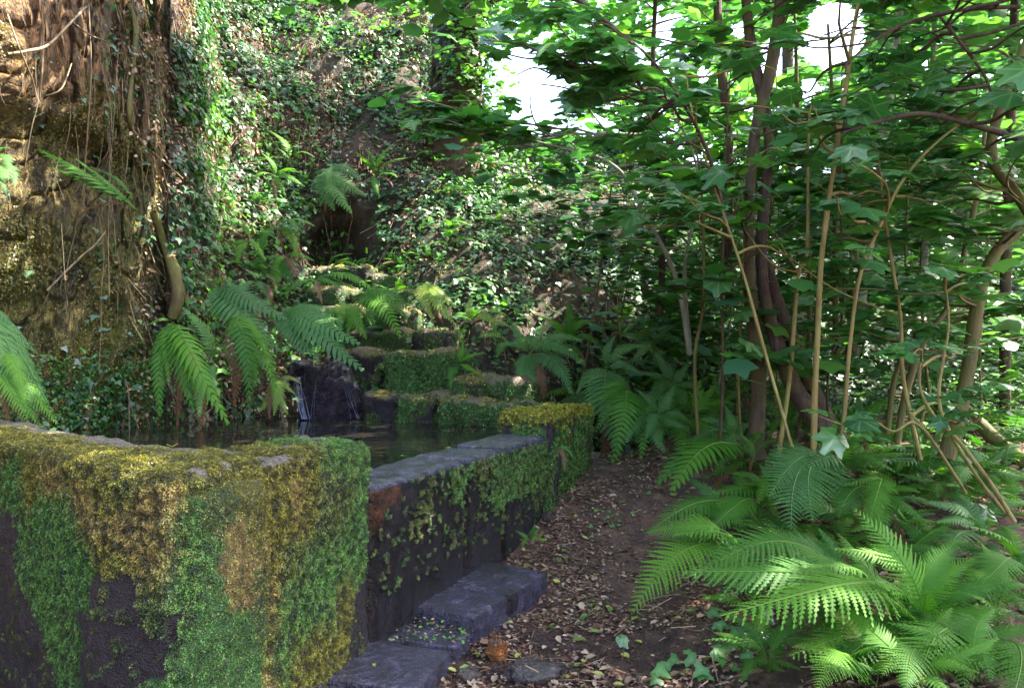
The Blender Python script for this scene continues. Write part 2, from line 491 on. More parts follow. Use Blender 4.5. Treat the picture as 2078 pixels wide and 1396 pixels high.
def frond_mesh(name, arch, mat, n=26, m=11, maxw=0.26, sway=0.0, seed=0, quad=True, taper=0.30, t0=0.14, far=False):
    """one fern frond: chord along +X from 0 to 1, arching up to +Z; bipinnate"""
    r = random.Random(seed)
    def pt(t):
        # circular-ish arc with chord 1
        return Vector((t, sway * math.sin(t * math.pi) * 0.5, arch * (math.sin(math.pi * t ** 0.85)) * 0.5))
    V, Fc, C = [], [], []
    def tri(a, b, c, ca=0.0):
        k = len(V); V.extend([a, b, c]); Fc.append((k, k + 1, k + 2)); C.extend([ca] * 3)
    prev = None
    for i in range(n + 1):                       # rachis
        t = i / n
        p = pt(t); w = 0.006 * (1 - t * 0.8)
        ring = [p + Vector((0, w, 0)), p + Vector((0, -w, 0)), p + Vector((0, 0, w * 1.4))]
        if prev:
            for a, b in ((0, 2), (2, 1), (1, 0)):
                tri(prev[a], prev[b], ring[b], 1.0); tri(prev[a], ring[b], ring[a], 1.0)
        prev = ring
    for i in range(n):
        t = t0 + (1 - t0) * (i / n) ** 0.95
        u = (t - t0) / (1 - t0)
        wlen = maxw * (min(1, (u + 0.12) / taper) ** 0.7) * (1 - u) ** 0.72 * 1.15 if u > 0.0 else maxw * 0.45
        wlen = max(wlen, 0.012)
        p = pt(t); d = (pt(min(t + 0.02, 1.02)) - pt(t - 0.02)).normalized()
        for s in (-1, 1):
            L = wlen * r.uniform(0.88, 1.08)
            side = Vector((0, s, 0))
            ang = 0.30 + 0.35 * u + r.uniform(-0.06, 0.06)
            nrm = side.cross(d) * s * -1
            if nrm.z < 0: nrm = -nrm
            dirp = (side * math.cos(ang) + d * math.sin(ang)).normalized()
            drp = r.uniform(0.10, 0.35)
            if far:                       # pinna as one folded serrated blade, for ferns farther off
                hw = .45 * (1 - t0) / n; q0 = p; qm = p + dirp * L * .45 + Vector((0, 0, -drp * L * .2)); qe = p + dirp * L + d * .12 * L + Vector((0, 0, -drp * L))
                k = len(V); V.extend([q0 - d * hw * .9, q0 + d * hw * .9, qm + d * hw, qm - d * hw, qe, qm + nrm * .006]); C.extend([.3, .3, 0, 0, 0, .3])
                for f_ in ((0, 1, 5), (1, 2, 5), (0, 5, 3), (5, 2, 4), (3, 5, 4)): Fc.append(tuple(k + i_ for i_ in f_))
                continue
            mm = max(3, int(m * (L / maxw) ** 0.6))
            pw = min(0.019, 0.10 * L + 0.005)       # pinnule length
            for j in range(mm):
                v = j / mm; v2 = (j + 1.15) / mm
                def q(v): return p + dirp * (L * v) + Vector((0, 0, -drp * L * v * v)) + d * (0.12 * L * v * v)
                c = q(v); c2 = q(v2)
                for s2 in (-1, 1):
                    out = (d * s2 - dirp * 0.0)
                    ln = pw * (1 - v) ** 0.6 * r.uniform(0.85, 1.1)
                    tip = (c + c2) * 0.5 + out * ln + dirp * ln * 0.35 + nrm * (-0.15 * ln)
                    if quad:
                        k = len(V)
                        V.extend([c, c2, tip + dirp * (L / mm * 0.25), tip - dirp * (L / mm * 0.2)])
                        Fc.append((k, k + 1, k + 2)); Fc.append((k, k + 2, k + 3)); C.extend([0.35, 0.35, 0, 0])
                    else:
                        tri(c, c2, tip)
    col = np.array([[c, c, c] for c in C])
    return mesh_np(name, V, Fc, mat, col, False)
ARCHES = (0.12, 0.35, 0.62)
FR = {}
for key, mat in (('g', M_fern), ('b', M_fernb), ('y', M_ferny), ('d', M_fernd)):
    base = []
    for k, (a, sw) in enumerate(((0.12, 0.1), (0.35, -0.15), (0.62, 0.12), (0.35, 0.2))):
        base.append(frond_mesh('frond', a, mat, n=27, m=11, maxw=0.19 + 0.02 * (k % 2), sway=sw, seed=k * 5 + 1, t0=(.12, .18, .38, .3)[k]))
    FR[key] = base
    FR[key + 'far'] = [frond_mesh('frond', a, mat, n=17, m=4, maxw=0.21, sway=sw, seed=k * 5 + 2, t0=(.12, .16, .22, .18)[k], far=True) for k, (a, sw) in enumerate(((0.12, 0.1), (0.35, -0.15), (0.62, 0.12), (0.35, 0.2)))]
def place_frond(parent, p0, p1, arch, roll=0.35, key='g', wid=1.0):
    p0 = Vector(p0); p1 = Vector(p1)
    ch = p1 - p0; L = ch.length
    X = ch.normalized()
    tocam = (CAMP - p0).normalized()
    up = Vector((0, 0, 1)) + tocam * roll + Vector((random.uniform(-.15, .15), 0, 0))
    Z = (up - X * up.dot(X))
    if Z.length < 0.2:
        up = tocam + Vector((0, 0, 0.2)); Z = up - X * up.dot(X)
    Z.normalize(); Y = Z.cross(X)
    Mx = Matrix((X, Y, Z)).transposed().to_4x4()
    me = FR[key + ('far' if p0.y > 6.0 or L * F / p0.y < 190 else '')][arch]
    o = bpy.data.objects.new('frond', me); COL.objects.link(o)
    o.parent = parent
    Mx.translation = p0 - parent.location
    o.matrix_local = Mx @ Matrix.Diagonal((L, L * wid, L, 1))
    return o

# ------------------------------------------------------------------ ground and hillside shape
ub = Vector((0.404, 0.915, 0)); nb = Vector((-0.915, 0.404, 0))         # right basin wall: along, inward
PB = Vector((-0.91, 3.01, 0))
CORNER = PB + ub * -0.63
ua = Vector((-0.786, 0.618, 0)); na = Vector((0.618, 0.786, 0))        # left basin wall: along, inward
def ss(a, b, x):
    t = min(1, max(0, (x - a) / (b - a))); return t * t * (3 - 2 * t)
def fbm(x, y, z=0, o=4):
    s, a, f = 0, 1, 1
    for _ in range(o):
        s += a * noise.noise(Vector((x * f, y * f, z * f))); a *= 0.5; f *= 2.03
    return s
def gz(x, y):
    d = (x - PB.x) * 0.915 - (y - PB.y) * 0.404
    s = (x - PB.x) * 0.404 + (y - PB.y) * 0.915
    p = -0.03 + 0.50 * ss(4.2, 7.0, y) - 0.10 * ss(7.2, 9, y)
    p += ss(1.15, 2.6, d) * (0.26 - 0.10 * ss(5, 7.5, y))
    p += ss(2.0, 5.0, d) * 0.15
    p += 0.05 * fbm(x * 1.1, y * 1.1, 3) * ss(0.2, 0.8, d) + 0.025 * fbm(x * 5, y * 5, 9) * ss(0.0, 0.4, d)
    if d < 0:
        p = p * (1 - ss(0, 0.3, -d)) + (-0.15) * ss(0, 0.3, -d)
    if s < -2.5: p += 0
    return p

def build_ground():
    xs = np.concatenate([np.linspace(-60, -8, 12), np.linspace(-7.5, -2, 12), np.linspace(-1.8, 4.5, 190), np.linspace(4.6, 14, 40), np.linspace(16, 60, 12)])
    ys = np.concatenate([np.linspace(-60, -4, 12), np.linspace(-3, 2.3, 14), np.linspace(2.4, 9, 200), np.linspace(9.1, 16, 30), np.linspace(17, 60, 8)])
    V = [(x, y, gz(x, y)) for y in ys for x in xs]
    nx = len(xs)
    idx = np.arange(len(ys) * nx).reshape(len(ys), nx)
    Fc = np.stack([idx[:-1, :-1], idx[:-1, 1:], idx[1:, 1:], idx[1:, :-1]], axis=2).reshape(-1, 4)
    me = mesh_np('ground', V, Fc, M_soil, smooth=True)
    o = link('ground', me); tag(o, kind='structure')
    return V, Fc
gV, gF = build_ground()

# hillside: for each bearing (photo column) the depth at each height
HC = [
 # px or angle,   [(Y, z) ...] seven points from foot to rim
 ('a', -105, [(5.6, -.2), (5.7, 1), (5.8, 2), (5.9, 3), (6.0, 4), (6.6, 6), (8.5, 9)]),
 ('a', -75,  [(5.6, -.2), (5.7, 1), (5.8, 2), (5.9, 3), (5.9, 4), (6.4, 6), (8.5, 9)]),
 ('a', -50,  [(6.0, -.2), (6.1, 1), (6.2, 2), (6.25, 3), (6.1, 4), (6.5, 6), (8.5, 9)]),
 ('p', 40,   [(5.6, .2), (5.7, 1), (5.85, 2), (6.0, 3), (5.75, 4), (6.0, 6), (8.0, 9)]),
 ('p', 200,  [(6.5, .2), (6.6, 1), (6.75, 2), (6.95, 3), (6.8, 4), (7.2, 6), (9.0, 9)]),
 ('p', 370,  [(7.6, .2), (7.7, 1), (7.95, 2), (8.3, 3), (8.8, 4), (9.6, 6), (11.5, 9)]),
 ('p', 440,  [(8.1, .2), (8.3, 1), (9.0, 2), (9.8, 3), (10.4, 4), (11.5, 6), (13, 9)]),
 ('p', 560,  [(8.3, .2), (8.6, 1), (9.7, 2), (10.6, 3), (11.3, 4), (12.3, 6), (14, 9)]),
 ('p', 640,  [(8.6, .2), (8.9, 1), (9.9, 2), (11.3, 2.9), (11.5, 3.9), (12.4, 6), (14.3, 9)]),
 ('p', 740,  [(8.6, .2), (8.9, 1), (9.8, 2), (11.2, 2.9), (11.5, 3.9), (12.6, 6), (14.6, 9)]),
 ('p', 850,  [(8.1, .2), (8.4, 1), (9.6, 2), (10.6, 3), (11.3, 4), (13.0, 6), (15, 9)]),
 ('p', 960,  [(8.1, .2), (8.5, 1), (9.6, 2), (10.6, 3), (11.6, 4), (13.6, 6), (16, 7.5)]),
 ('p', 1060, [(8.6, .2), (9.0, 1), (9.8, 2), (10.8, 3), (11.9, 4), (13.4, 5.2), (15, 6.15)]),
 ('p', 1200, [(9.4, .2), (9.7, 1), (10.3, 2), (11.2, 3), (12.2, 4), (13.6, 5.2), (15, 6.1)]),
 ('p', 1450, [(10.0, .2), (10.4, 1), (11.0, 2), (11.9, 3), (13.0, 4), (14.6, 5.0), (16.5, 5.9)]),
 ('p', 1800, [(11.0, .2), (11.5, 1), (12.3, 2), (13.3, 3), (14.4, 4), (15.8, 5.0), (18, 5.9)]),
 ('p', 2200, [(10.5, .2), (11.0, 1), (11.9, 2), (12.9, 3), (14.0, 4), (15.4, 5.0), (17, 5.9)]),
 ('a', 60,   [(13.0, .2), (13.5, 1), (14.5, 2), (15.5, 3), (16.5, 4), (18, 5.0), (20, 5.9)]),
 ('a', 95,   [(13.0, .2), (13.5, 1), (14.5, 2), (15.5, 3), (16.5, 4), (18, 5.0), (20, 5.9)]),
]
cols_th = []; cols_r = []
for kind, v, prof in HC:
    if kind == 'p':
        th = math.atan((v - 1039) / F); prof = [(Y / math.cos(th), z) for Y, z in prof]
    else:
        th = R(v)
    prof = prof + [(prof[-1][0] + 3, prof[-1][1] + 0.3), (70, prof[-1][1] + 1.0)]
    cols_th.append(th); cols_r.append(prof)
cols_th = np.array(cols_th); cols_r = np.array(cols_r)
def build_hill(name, th0, th1, nu, nv, mat, cliff):
    ths = np.linspace(th0, th1, nu)
    if cliff: ths = np.concatenate([np.linspace(th0, R(-40), 50, endpoint=False), np.linspace(R(-40), th1, nu)]); nu = len(ths)
    seg_rows = []
    K = cols_r.shape[1]
    vpar = np.concatenate([np.linspace(0, K - 3, nv), [K - 2.5, K - 2, K - 1]])
    V = []
    for v in vpar:
        k = min(int(v), K - 2); f = v - k
        for th in ths:
            a = np.interp(th, cols_th, cols_r[:, k, 0]); b = np.interp(th, cols_th, cols_r[:, k + 1, 0])
            za = np.interp(th, cols_th, cols_r[:, k, 1]); zb = np.interp(th, cols_th, cols_r[:, k + 1, 1])
            r = a * (1 - f) + b * f; z = za * (1 - f) + zb * f
            x, y = r * math.sin(th), r * math.cos(th)
            if v <= K - 2:
                if cliff:
                    # steep fractured face: long leaning ribs, ledges and an overhanging bed
                    rr = 0.0
                    w = x * 0.8 - y * 0.6
                    q = abs(noise.noise(Vector((w * 1.6 + z * 0.35, z * 0.35, 4)))) * 0.62
                    q += abs(noise.noise(Vector((w * 4.2 + z * 1.3, z * 0.9, 8)))) * 0.36
                    q += abs(noise.noise(Vector((w * 11 + z * 3, z * 2.8, 2)))) * 0.16 + noise.noise(Vector((w * 25, z * 9, 2))) * 0.03 + abs(noise.noise(Vector((w * 18 + z * 5, z * 16, 6)))) * 0.05
                    ck = abs(noise.noise(Vector((w * 1.9 + z * .8, z * .35, 31))) + .25 * noise.noise(Vector((w * 7, z * 3, 3)))); q += .15 * max(0, 1 - ck / .04)
                    ck = abs(noise.noise(Vector((w * 4.5 + z * 1.6, z * .8, 61))) + .25 * noise.noise(Vector((w * 12, z * 6, 3)))); q += .08 * max(0, 1 - ck / .06)
                    edge = 3.62 + 0.18 * noise.noise(Vector((w * 2, 0, 5)))
                    lip = ss(edge - 0.10, edge + 0.10, z) * (1 - ss(4.2, 6, z)) * (1 - ss(R(-29), R(-25), th))
                    rr = q - 0.42 * lip + 0.1
                    r -= -rr if False else 0
                    r += rr + 6.5 * max(0, (th - R(-24.6))) / R(1) * .12
                else:
                    q = fbm(x * 0.8, y * 0.8, z * 0.8, 5) * 0.28 + abs(noise.noise(Vector((x * 2.2, y * 2.2, z * 2.2)))) * 0.25
                    r += q
                    # dark recess at the head of the stone steps
                    pxx = 1039 + F * math.tan(th)
                    pxx += 45 * noise.noise(Vector((z * 1.4, 2, 2))) + 12 * noise.noise(Vector((z * 6, 2, 2))); cav = ss(600, 660, pxx) * (1 - ss(710, 770, pxx)) * ss(2.75, 2.9, z) * (1 - ss(3.3, 3.9, z + .35 * noise.noise(Vector((pxx * .02, 4, 4)))))
                    r += 0.75 * cav
                    z += 0.12 * fbm(x * 0.9, y * 0.9, 7, 3)
            V.append((r * math.sin(th), r * math.cos(th), z))
    idx = np.arange(len(vpar) * nu).reshape(len(vpar), nu)
    Fc = np.stack([idx[:-1, :-1], idx[:-1, 1:], idx[1:, 1:], idx[1:, :-1]], axis=2).reshape(-1, 4)
    me = mesh_np(name, V, Fc, mat, smooth=not cliff)
    o = link(name, me); tag(o, kind='structure')
    return np.array(V), Fc
TH_C = R(-23.9)
cV, cF = build_hill('cliff', R(-104), R(-22.6), 300, 300, M_cliff, True)
hV, hF = build_hill('hillside', R(-25.8), R(94), 380, 150, M_bank, False)
allV = [Vector(v) for v in gV] + [Vector(v) for v in cV] + [Vector(v) for v in hV]
allF = [tuple(f) for f in gF] + [tuple(f + len(gV)) for f in cF] + [tuple(f + len(gV) + len(cV)) for f in hF]
BV = BVHTree.FromPolygons(allV, allF)
def hit(px, py):
    d = ray(px, py).normalized()
    loc, nrm, i, dist = BV.ray_cast(CAMP, d)
    if loc is None: return W(px, py, 12), Vector((0, -1, 0))
    if nrm.dot(d) > 0: nrm = -nrm
    return loc, nrm

# ------------------------------------------------------------------ blocks of stone
C_GREEN = np.array((0.038, 0.10, 0.016)); C_OLIVE = np.array((0.088, 0.082, 0.007)); C_TAN = np.array((0.17, 0.12, 0.032)); C_WET = np.array((0.015, 0.006, 0.008)); C_GREY = np.array((0.14, 0.12, 0.09)); C_DKG = np.array((0.045, 0.065, 0.012))
PAL = [C_GREEN, C_OLIVE, C_TAN, C_WET, C_GREY, C_DKG]
def block_mesh(size, res, rnd, amp, seed, Mx, bumpy=1.0):
    """rounded, worn block; size along local x (length), y (depth), z (height); origin at bottom centre"""
    sx, sy, sz = size
    n = [max(2, int(s / res)) for s in size]
    V, Fc = [], []
    cache = {}
    def vid(i, j, k):
        key = (i, j, k)
        if key in cache: return cache[key]
        p = Vector((sx * (i / n[0] - 0.5), sy * (j / n[1] - 0.5), sz * k / n[2]))
        c = Vector((max(-sx / 2 + rnd, min(sx / 2 - rnd, p.x)), max(-sy / 2 + rnd, min(sy / 2 - rnd, p.y)), max(rnd, min(sz - rnd, p.z))))
        d = p - c
        dn = d.normalized()
        q = c + dn * rnd
        w = Mx @ q
        a = amp * (0.9 * noise.noise(w * 2.2 + Vector((seed, 0, 0))) + 0.5 * noise.noise(w * 6 + Vector((seed, 0, 0))) + 0.3 * bumpy * noise.noise(w * 17 + Vector((0, seed, 0))) + 0.22 * bumpy * noise.noise(w * 43))
        nw = (Mx.to_3x3() @ dn).normalized()
        V.append(w + nw * a)
        cache[key] = len(V) - 1
        return cache[key]
    for a in range(3):
        b, c = (a + 1) % 3, (a + 2) % 3
        for side in (0, n[a]):
            for i in range(n[b]):
                for j in range(n[c]):
                    def mk(ii, jj):
                        t = [0, 0, 0]; t[a] = side; t[b] = ii; t[c] = jj
                        return vid(*t)
                    f = (mk(i, j), mk(i + 1, j), mk(i + 1, j + 1), mk(i, j + 1))
                    Fc.append(f if side else f[::-1])
    return V, Fc
def voronoi_paint(blobs, scale_noise=0.09):
    def f(p):
        q = Vector(p)
        wx = scale_noise * (noise.noise(q * 5 + Vector((3, 0, 0))) + 0.6 * noise.noise(q * 13)+ 0.35 * noise.noise(q * 34))
        wz = scale_noise * (noise.noise(q * 5 + Vector((0, 9, 0))) + 0.6 * noise.noise(q * 13 + Vector((0, 5, 0)))+ 0.35 * noise.noise(q * 34 + Vector((0, 5, 0))))
        best, bc = 1e9, 0
        for (b, rx, rz, c) in blobs:
            dh = math.hypot(q.x + wx - b.x, q.y - b.y); dz = q.z + wz - b.z
            d = (dh / rx) ** 2 + (dz / rz) ** 2
            if d < best: best, bc = d, c
        return bc
    return f
def stone_block(name, Mx, size, parent, paint, res=0.03, rnd=0.04, amp=0.02, seed=0, mat=None, moss=0, mleaf=0.0056, mossok=(0, 1, 2, 5), pal=None, label=None):
    V, Fc = block_mesh(size, res, rnd, amp, seed, Mx)
    cls = [paint(v) for v in V]
    pl = pal or PAL
    col = np.array([pl[c] for c in cls])
    me = mesh_np(name, V, Fc, mat or M_stone, col, True)
    o = link(name, me, parent)
    if label: o['label'] = label
    if moss:
        Vn = np.array(V); Fn = np.array(Fc); cl = np.array(cls)
        A, B, C = Vn[Fn[:, 0]], Vn[Fn[:, 1]], Vn[Fn[:, 2]]; D = Vn[Fn[:, 3]]
        nr = np.cross(C - A, D - B); ar = np.linalg.norm(nr, axis=1) / 2; nr = nr / (2 * ar[:, None] + 1e-12)
        cen = (A + C) / 2
        view = np.einsum('ij,ij->i', nr, np.array(CAMP)[None] - cen) > -0.15 * np.linalg.norm(np.array(CAMP)[None] - cen, axis=1)
        ok = np.isin(cl[Fn[:, 0]], mossok) & view & (cen[:, 2] > -0.1)
        w = ar * ok; 
        if w.sum() > 0:
            pick = rng.choice(len(w), moss, p=w / w.sum())
            r1, r2 = rng.random((moss, 1)), rng.random((moss, 1))
            pos = (A[pick] * (1 - r1) + B[pick] * r1) * (1 - r2) + (D[pick] * (1 - r1) + C[pick] * r1) * r2
            # tufts: drop leaves outside clumps
            nn = nr[pick]
            pos = pos + nn * (rng.random((moss, 1)) * mleaf * 1.4)
            tilt = nn * 0.9 + rng.normal(0, 0.55, (moss, 3)) + np.array([[0, 0, 0.35]])
            # blade hangs downward: local y along -z mostly
            n_ = tilt / np.linalg.norm(tilt, axis=1, keepdims=True)
            yv = np.array([[0, 0, -1.0]]) * 0.8 + nn * 0.6 + rng.normal(0, 0.5, (moss, 3))
            yv = yv - n_ * np.einsum('ij,ij->i', yv, n_)[:, None]; yv /= np.linalg.norm(yv, axis=1, keepdims=True)
            xv = np.cross(yv, n_)
            fr = np.stack([xv, yv, n_], axis=2)
            jit = pos + rng.normal(0, 0.032, (moss, 3))
            kl = np.array([paint(q) for q in jit])
            bare = ~np.isin(kl, mossok) & (rng.random(moss) < .8); kl[bare] = cl[Fn[pick, 0]][bare]
            cc = np.array(pl)[kl]
            brown = np.array([noise.noise(Vector(q) * 22) for q in jit[::1]]) > 0.22
            cc[brown] = cc[brown] * 0.5 + np.array((0.07, 0.045, 0.012))
            cc = cc * (0.6 + rng.random((moss, 1)) * 0.9)
            cl_ = np.array([noise.noise(Vector(q) * 30) + .6 * noise.noise(Vector(q) * 70) for q in pos])
            cc = cc * np.clip(1.0 + cl_[:, None] * 1.8, .25, 1.9)
            pos = pos + nn * (np.clip(cl_, -.2, .8)[:, None] * 0.012)
            lite = rng.random(moss) < 0.08
            cc[lite] = cc[lite] * np.array([1.7, 1.6, 1.5])
            sc = mleaf * (0.5 + rng.random(moss) * 0.9)
            g = scatter('moss', *T_moss, pos, fr, sc, cc, M_mossA, None)
            g.parent = o; g.location = (0, 0, 0)
            tag(g, kind='stuff')
    return o
def frame_mx(p0, p1, depth, z0):
    """matrix of a block whose front bottom edge runs p0->p1 (left to right seen from the front), depth going back"""
    x = (Vector(p1) - Vector(p0)); x.z = 0; L = x.length; x.normalize()
    y = Vector((-x.y, x.x, 0))
    c = (Vector(p0) + Vector(p1)) / 2 + y * depth / 2
    Mx = Matrix((x, y, Vector((0, 0, 1)))).transposed().to_4x4()
    Mx.translation = (c.x, c.y, z0)
    return Mx, L

# near basin wall ---------------------------------------------------
def on_planeA(px, py):                     # pixel -> outer face of the left wall
    d = ray(px, py); n = -na
    t = (CORNER - CAMP).dot(n) / d.dot(n); return CAMP + d * t
def on_planeB(px, py):
    d = ray(px, py); n = -nb
    t = (PB - CAMP).dot(n) / d.dot(n); return CAMP + d * t
basin = empty('basin_wall', CORNER, 'old mossy stone basin wall of big blocks holding the dark pool', 'wall')
TH = 0.42
blA = [(15, 880, 1), (150, 900, 1), (300, 905, 0), (60, 960, 1), (200, 960, 1), (100, 975, 2), (30, 960, 0), (260, 1000, 1), (240, 1040, 2), (190, 1010, 2), (285, 1085, 2), (215, 1100, 1),
       (320, 1090, 2), (325, 1010, 2), (318, 1150, 2), (330, 1240, 5), (325, 1330, 3), (300, 1290, 3), (210, 1250, 3), (205, 1320, 3), (285, 1210, 3), (290, 1340, 3), (200, 1390, 3), (100, 1400, 3), (240, 1400, 3), (330, 1400, 0), (265, 1130, 1), (230, 1150, 0), (270, 950, 0), (290, 960, 5), (100, 1040, 0), (60, 1120, 0), (150, 1130, 0), (190, 1180, 0), (110, 1230, 0), (130, 1310, 0), (150, 1345, 0), (20, 1120, 3), (20, 1250, 3), (20, 1350, 3), (60, 1385, 3), (240, 1180, 3), (250, 1260, 3), (230, 1340, 3), (270, 1390, 3), (-100, 1000, 0), (-150, 1300, 3), (-100, 870, 1)]
blB = [(340, 960, 2), (400, 950, 1), (500, 930, 1), (600, 925, 1), (560, 990, 1), (480, 1010, 1), (430, 1040, 5), (350, 1010, 2), (330, 1080, 2), (320, 1140, 2), (370, 1060, 0), (390, 1110, 0), (455, 1080, 2), (460, 1160, 2), (490, 1070, 1), (485, 1110, 1), (475, 1160, 2), (500, 1180, 2),
       (610, 950, 1), (620, 1050, 1), (600, 1010, 2), (580, 1060, 1), (700, 920, 0), (690, 1000, 5), (740, 960, 0), (660, 1050, 5), (720, 1080, 0), (640, 1120, 0), (600, 1140, 5), (550, 1130, 1), (540, 1200, 1), (530, 1260, 1), (520, 1290, 1), (555, 1190, 2), (350, 1200, 0), (400, 1250, 0), (360, 1340, 0), (460, 1280, 0), (430, 1380, 0), (320, 1300, 3), (310, 1240, 5),
       (500, 1350, 0), (510, 1230, 5), (590, 1230, 0), (570, 1330, 0), (540, 1380, 2), (640, 1240, 0), (680, 1170, 0), (700, 1230, 1), (640, 1310, 1), (600, 1360, 1), (750, 1130, 0), (760, 1050, 0), (765, 1200, 3), (740, 1260, 3)]
pA = [(on_planeA(x, y), 0.085 if c == 1 else 0.075, 0.07, c) for x, y, c in blA]
pB = [(on_planeB(x, y), 0.045 if c in (1, 2) else 0.07, 0.13 if c in (1, 2) else 0.08, c) for x, y, c in blB]
vA = voronoi_paint(pA, 0.05); vB = voronoi_paint(pB, 0.05)
def paintA(p):
    if p[2] > 1.02:
        q = noise.noise(Vector(p) * 5) + 0.5 * noise.noise(Vector(p) * 17)
        dn = (Vector((p[0], p[1], 0)) - CORNER).dot(na)
        if dn > 0.26 - q * 0.12: return 4
        if dn > 0.04: return 1 if q > -0.45 else 4
        return 1
    return vA(p)
def paintB(p):
    if p[2] > 1.02:
        q = noise.noise(Vector(p) * 6) + 0.5 * noise.noise(Vector(p) * 17)
        s = (Vector((p[0], p[1], 0)) - PB).dot(ub)
        if s > 0.2: return 0 if q > -0.15 else 4
        return (2 if q > 0.5 else 1) if q > -0.3 else 4
    return vB(p)
def paintC(p):
    q = Vector((p[0], p[1], 0)) - CORNER
    c = paintA(p) if q.dot(na) < q.dot(nb) else paintB(p)
    if c == 3 and noise.noise(Vector(p) * 19) + .6 * noise.noise(Vector(p) * 47) > .42: return 5
    return c
# left wall: two blocks, then the corner block
Hn = 1.06
def wallA_block(a0, a1, seed, paint, moss, label=None, dz=0.0, res=0.02):
    p1 = CORNER + ua * a0; p0 = CORNER + ua * a1
    Mx, L = frame_mx(p0, p1, TH, -0.1)
    return stone_block('stone_block', Mx, (L - 0.012, TH, Hn + 0.1 + dz), basin, paint, res, 0.05, 0.028, seed, moss=moss, label=label)
wallA_block(0.24, 2.35, 3.1, paintC, 205000, 'long mossy block with bare wet patches', 0.0, 0.016)
wallA_block(2.36, 4.2, 5.7, paintA, 12000, None, 0.01, 0.05)
p0 = CORNER; p1 = PB + ub * 0.56
Mx, L = frame_mx(p0, p1, TH, -0.1)
stone_block('stone_block', Mx, (L - 0.01, TH, Hn + 0.1), basin, paintC, 0.015, 0.045, 0.026, 8.3, moss=250000, label='yellow and green mossed corner block')
# the stub that turns the corner to the left wall
Mx, L = frame_mx(CORNER + ua * 0.235 + na*0.01, CORNER + ua * -0.0 + na*0.01, TH, -0.1)
stone_block('stone_block', Mx, (L, TH - 0.03, Hn + 0.03), basin, paintC, 0.016, 0.07, 0.04, 2.3, moss=22000)
# low overflow wall: three wet blocks
def pB2(blobs): return voronoi_paint([(on_planeB(x, y), 0.10, 0.08, c) for x, y, c in blobs], 0.09)
RUST = np.array((0.10, 0.036, 0.012)); WETP = np.array((0.017, 0.009, 0.011)); SKY_SHEEN = np.array((0.085, 0.08, 0.135))  # last colour has the sky's blue sheen painted in, for the spillway tops
PALW = [C_GREEN * 0.9, C_OLIVE, RUST, WETP, SKY_SHEEN, C_DKG]
lowp = pB2([(785, 1010, 2), (830, 1020, 3), (800, 1065, 3), (810, 1150, 3), (780, 1200, 3), (850, 1120, 3), (880, 1060, 3), (870, 1180, 3), (930, 1100, 3), (860, 1050, 5), (940, 1010, 3), (935, 980, 0), (985, 1080, 3), (990, 1040, 5), (1000, 1000, 0), (960, 1130, 3), (1020, 950, 0), (1060, 940, 0), (1060, 1000, 0), (1090, 950, 0), (1030, 1050, 5), (1060, 1060, 3), (1100, 1010, 5), (1085, 920, 0), (990, 950, 5), (900, 1140, 3), (1000, 1110, 3), (905, 1010, 3)])
def paintLow(p):
    if p[2] > 0.80:
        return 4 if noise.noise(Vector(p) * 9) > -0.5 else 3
    c = lowp(p)
    q = Vector(p)
    if c == 3 and noise.noise(q * 21) + .5 * noise.noise(q * 50) > 0.34 and p[2] > .25: return 5 if noise.noise(q * 9) > 0 else 0
    if (q - PB).dot(ub) > 1.9 and p[2] > .45: return 0 if noise.noise(q * 16) > -.35 else 5
    if c in (0, 5) and noise.noise(Vector((p[0] * 9, p[1] * 9, p[2] * 4))) + .9 * noise.noise(Vector(p) * 30) < 0.05 + (.25 if p[2] < .45 else 0): c = 3
    return c
segs = [(0.57, 1.55, 0.83), (1.56, 2.12, 0.835), (2.13, 2.93, 0.85)]
for i, (s0, s1, h) in enumerate(segs):
    Mx, L = frame_mx(PB + ub * s0, PB + ub * s1, 0.40, -0.1)
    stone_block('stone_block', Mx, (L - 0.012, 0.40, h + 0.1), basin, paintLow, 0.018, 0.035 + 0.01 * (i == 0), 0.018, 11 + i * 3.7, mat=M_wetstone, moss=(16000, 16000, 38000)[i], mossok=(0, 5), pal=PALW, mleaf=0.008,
                label=('wet dark block where the pool spills over', None, 'green block at the far end of the spillway')[i])
# end block
YM = np.array((0.16, 0.15, 0.01))
def paintEnd(p):
    q = noise.noise(Vector(p) * 9) * 0.09 + noise.noise(Vector((p[0] * 14, p[1] * 14, 3))) * 0.09
    if p[2] > 0.93 + q: return 1
    return (0 if noise.noise(Vector(p) * 5) > -0.25 else 5) if noise.noise(Vector((p[0] * 12, p[1] * 12, p[2] * 1.5))) > -0.32 else 3
Mx, L = frame_mx(PB + ub * 2.95 - nb * 0.02, PB + ub * 4.12 - nb * 0.02, 0.46, -0.1)
stone_block('stone_block', Mx, (L, 0.46, 1.13), basin, paintEnd, 0.022, 0.06, 0.035, 23.1, moss=75000, mleaf=0.011, pal=[C_GREEN, YM, C_TAN, WETP, C_GREY, C_DKG], label='tall end block capped with yellow moss')

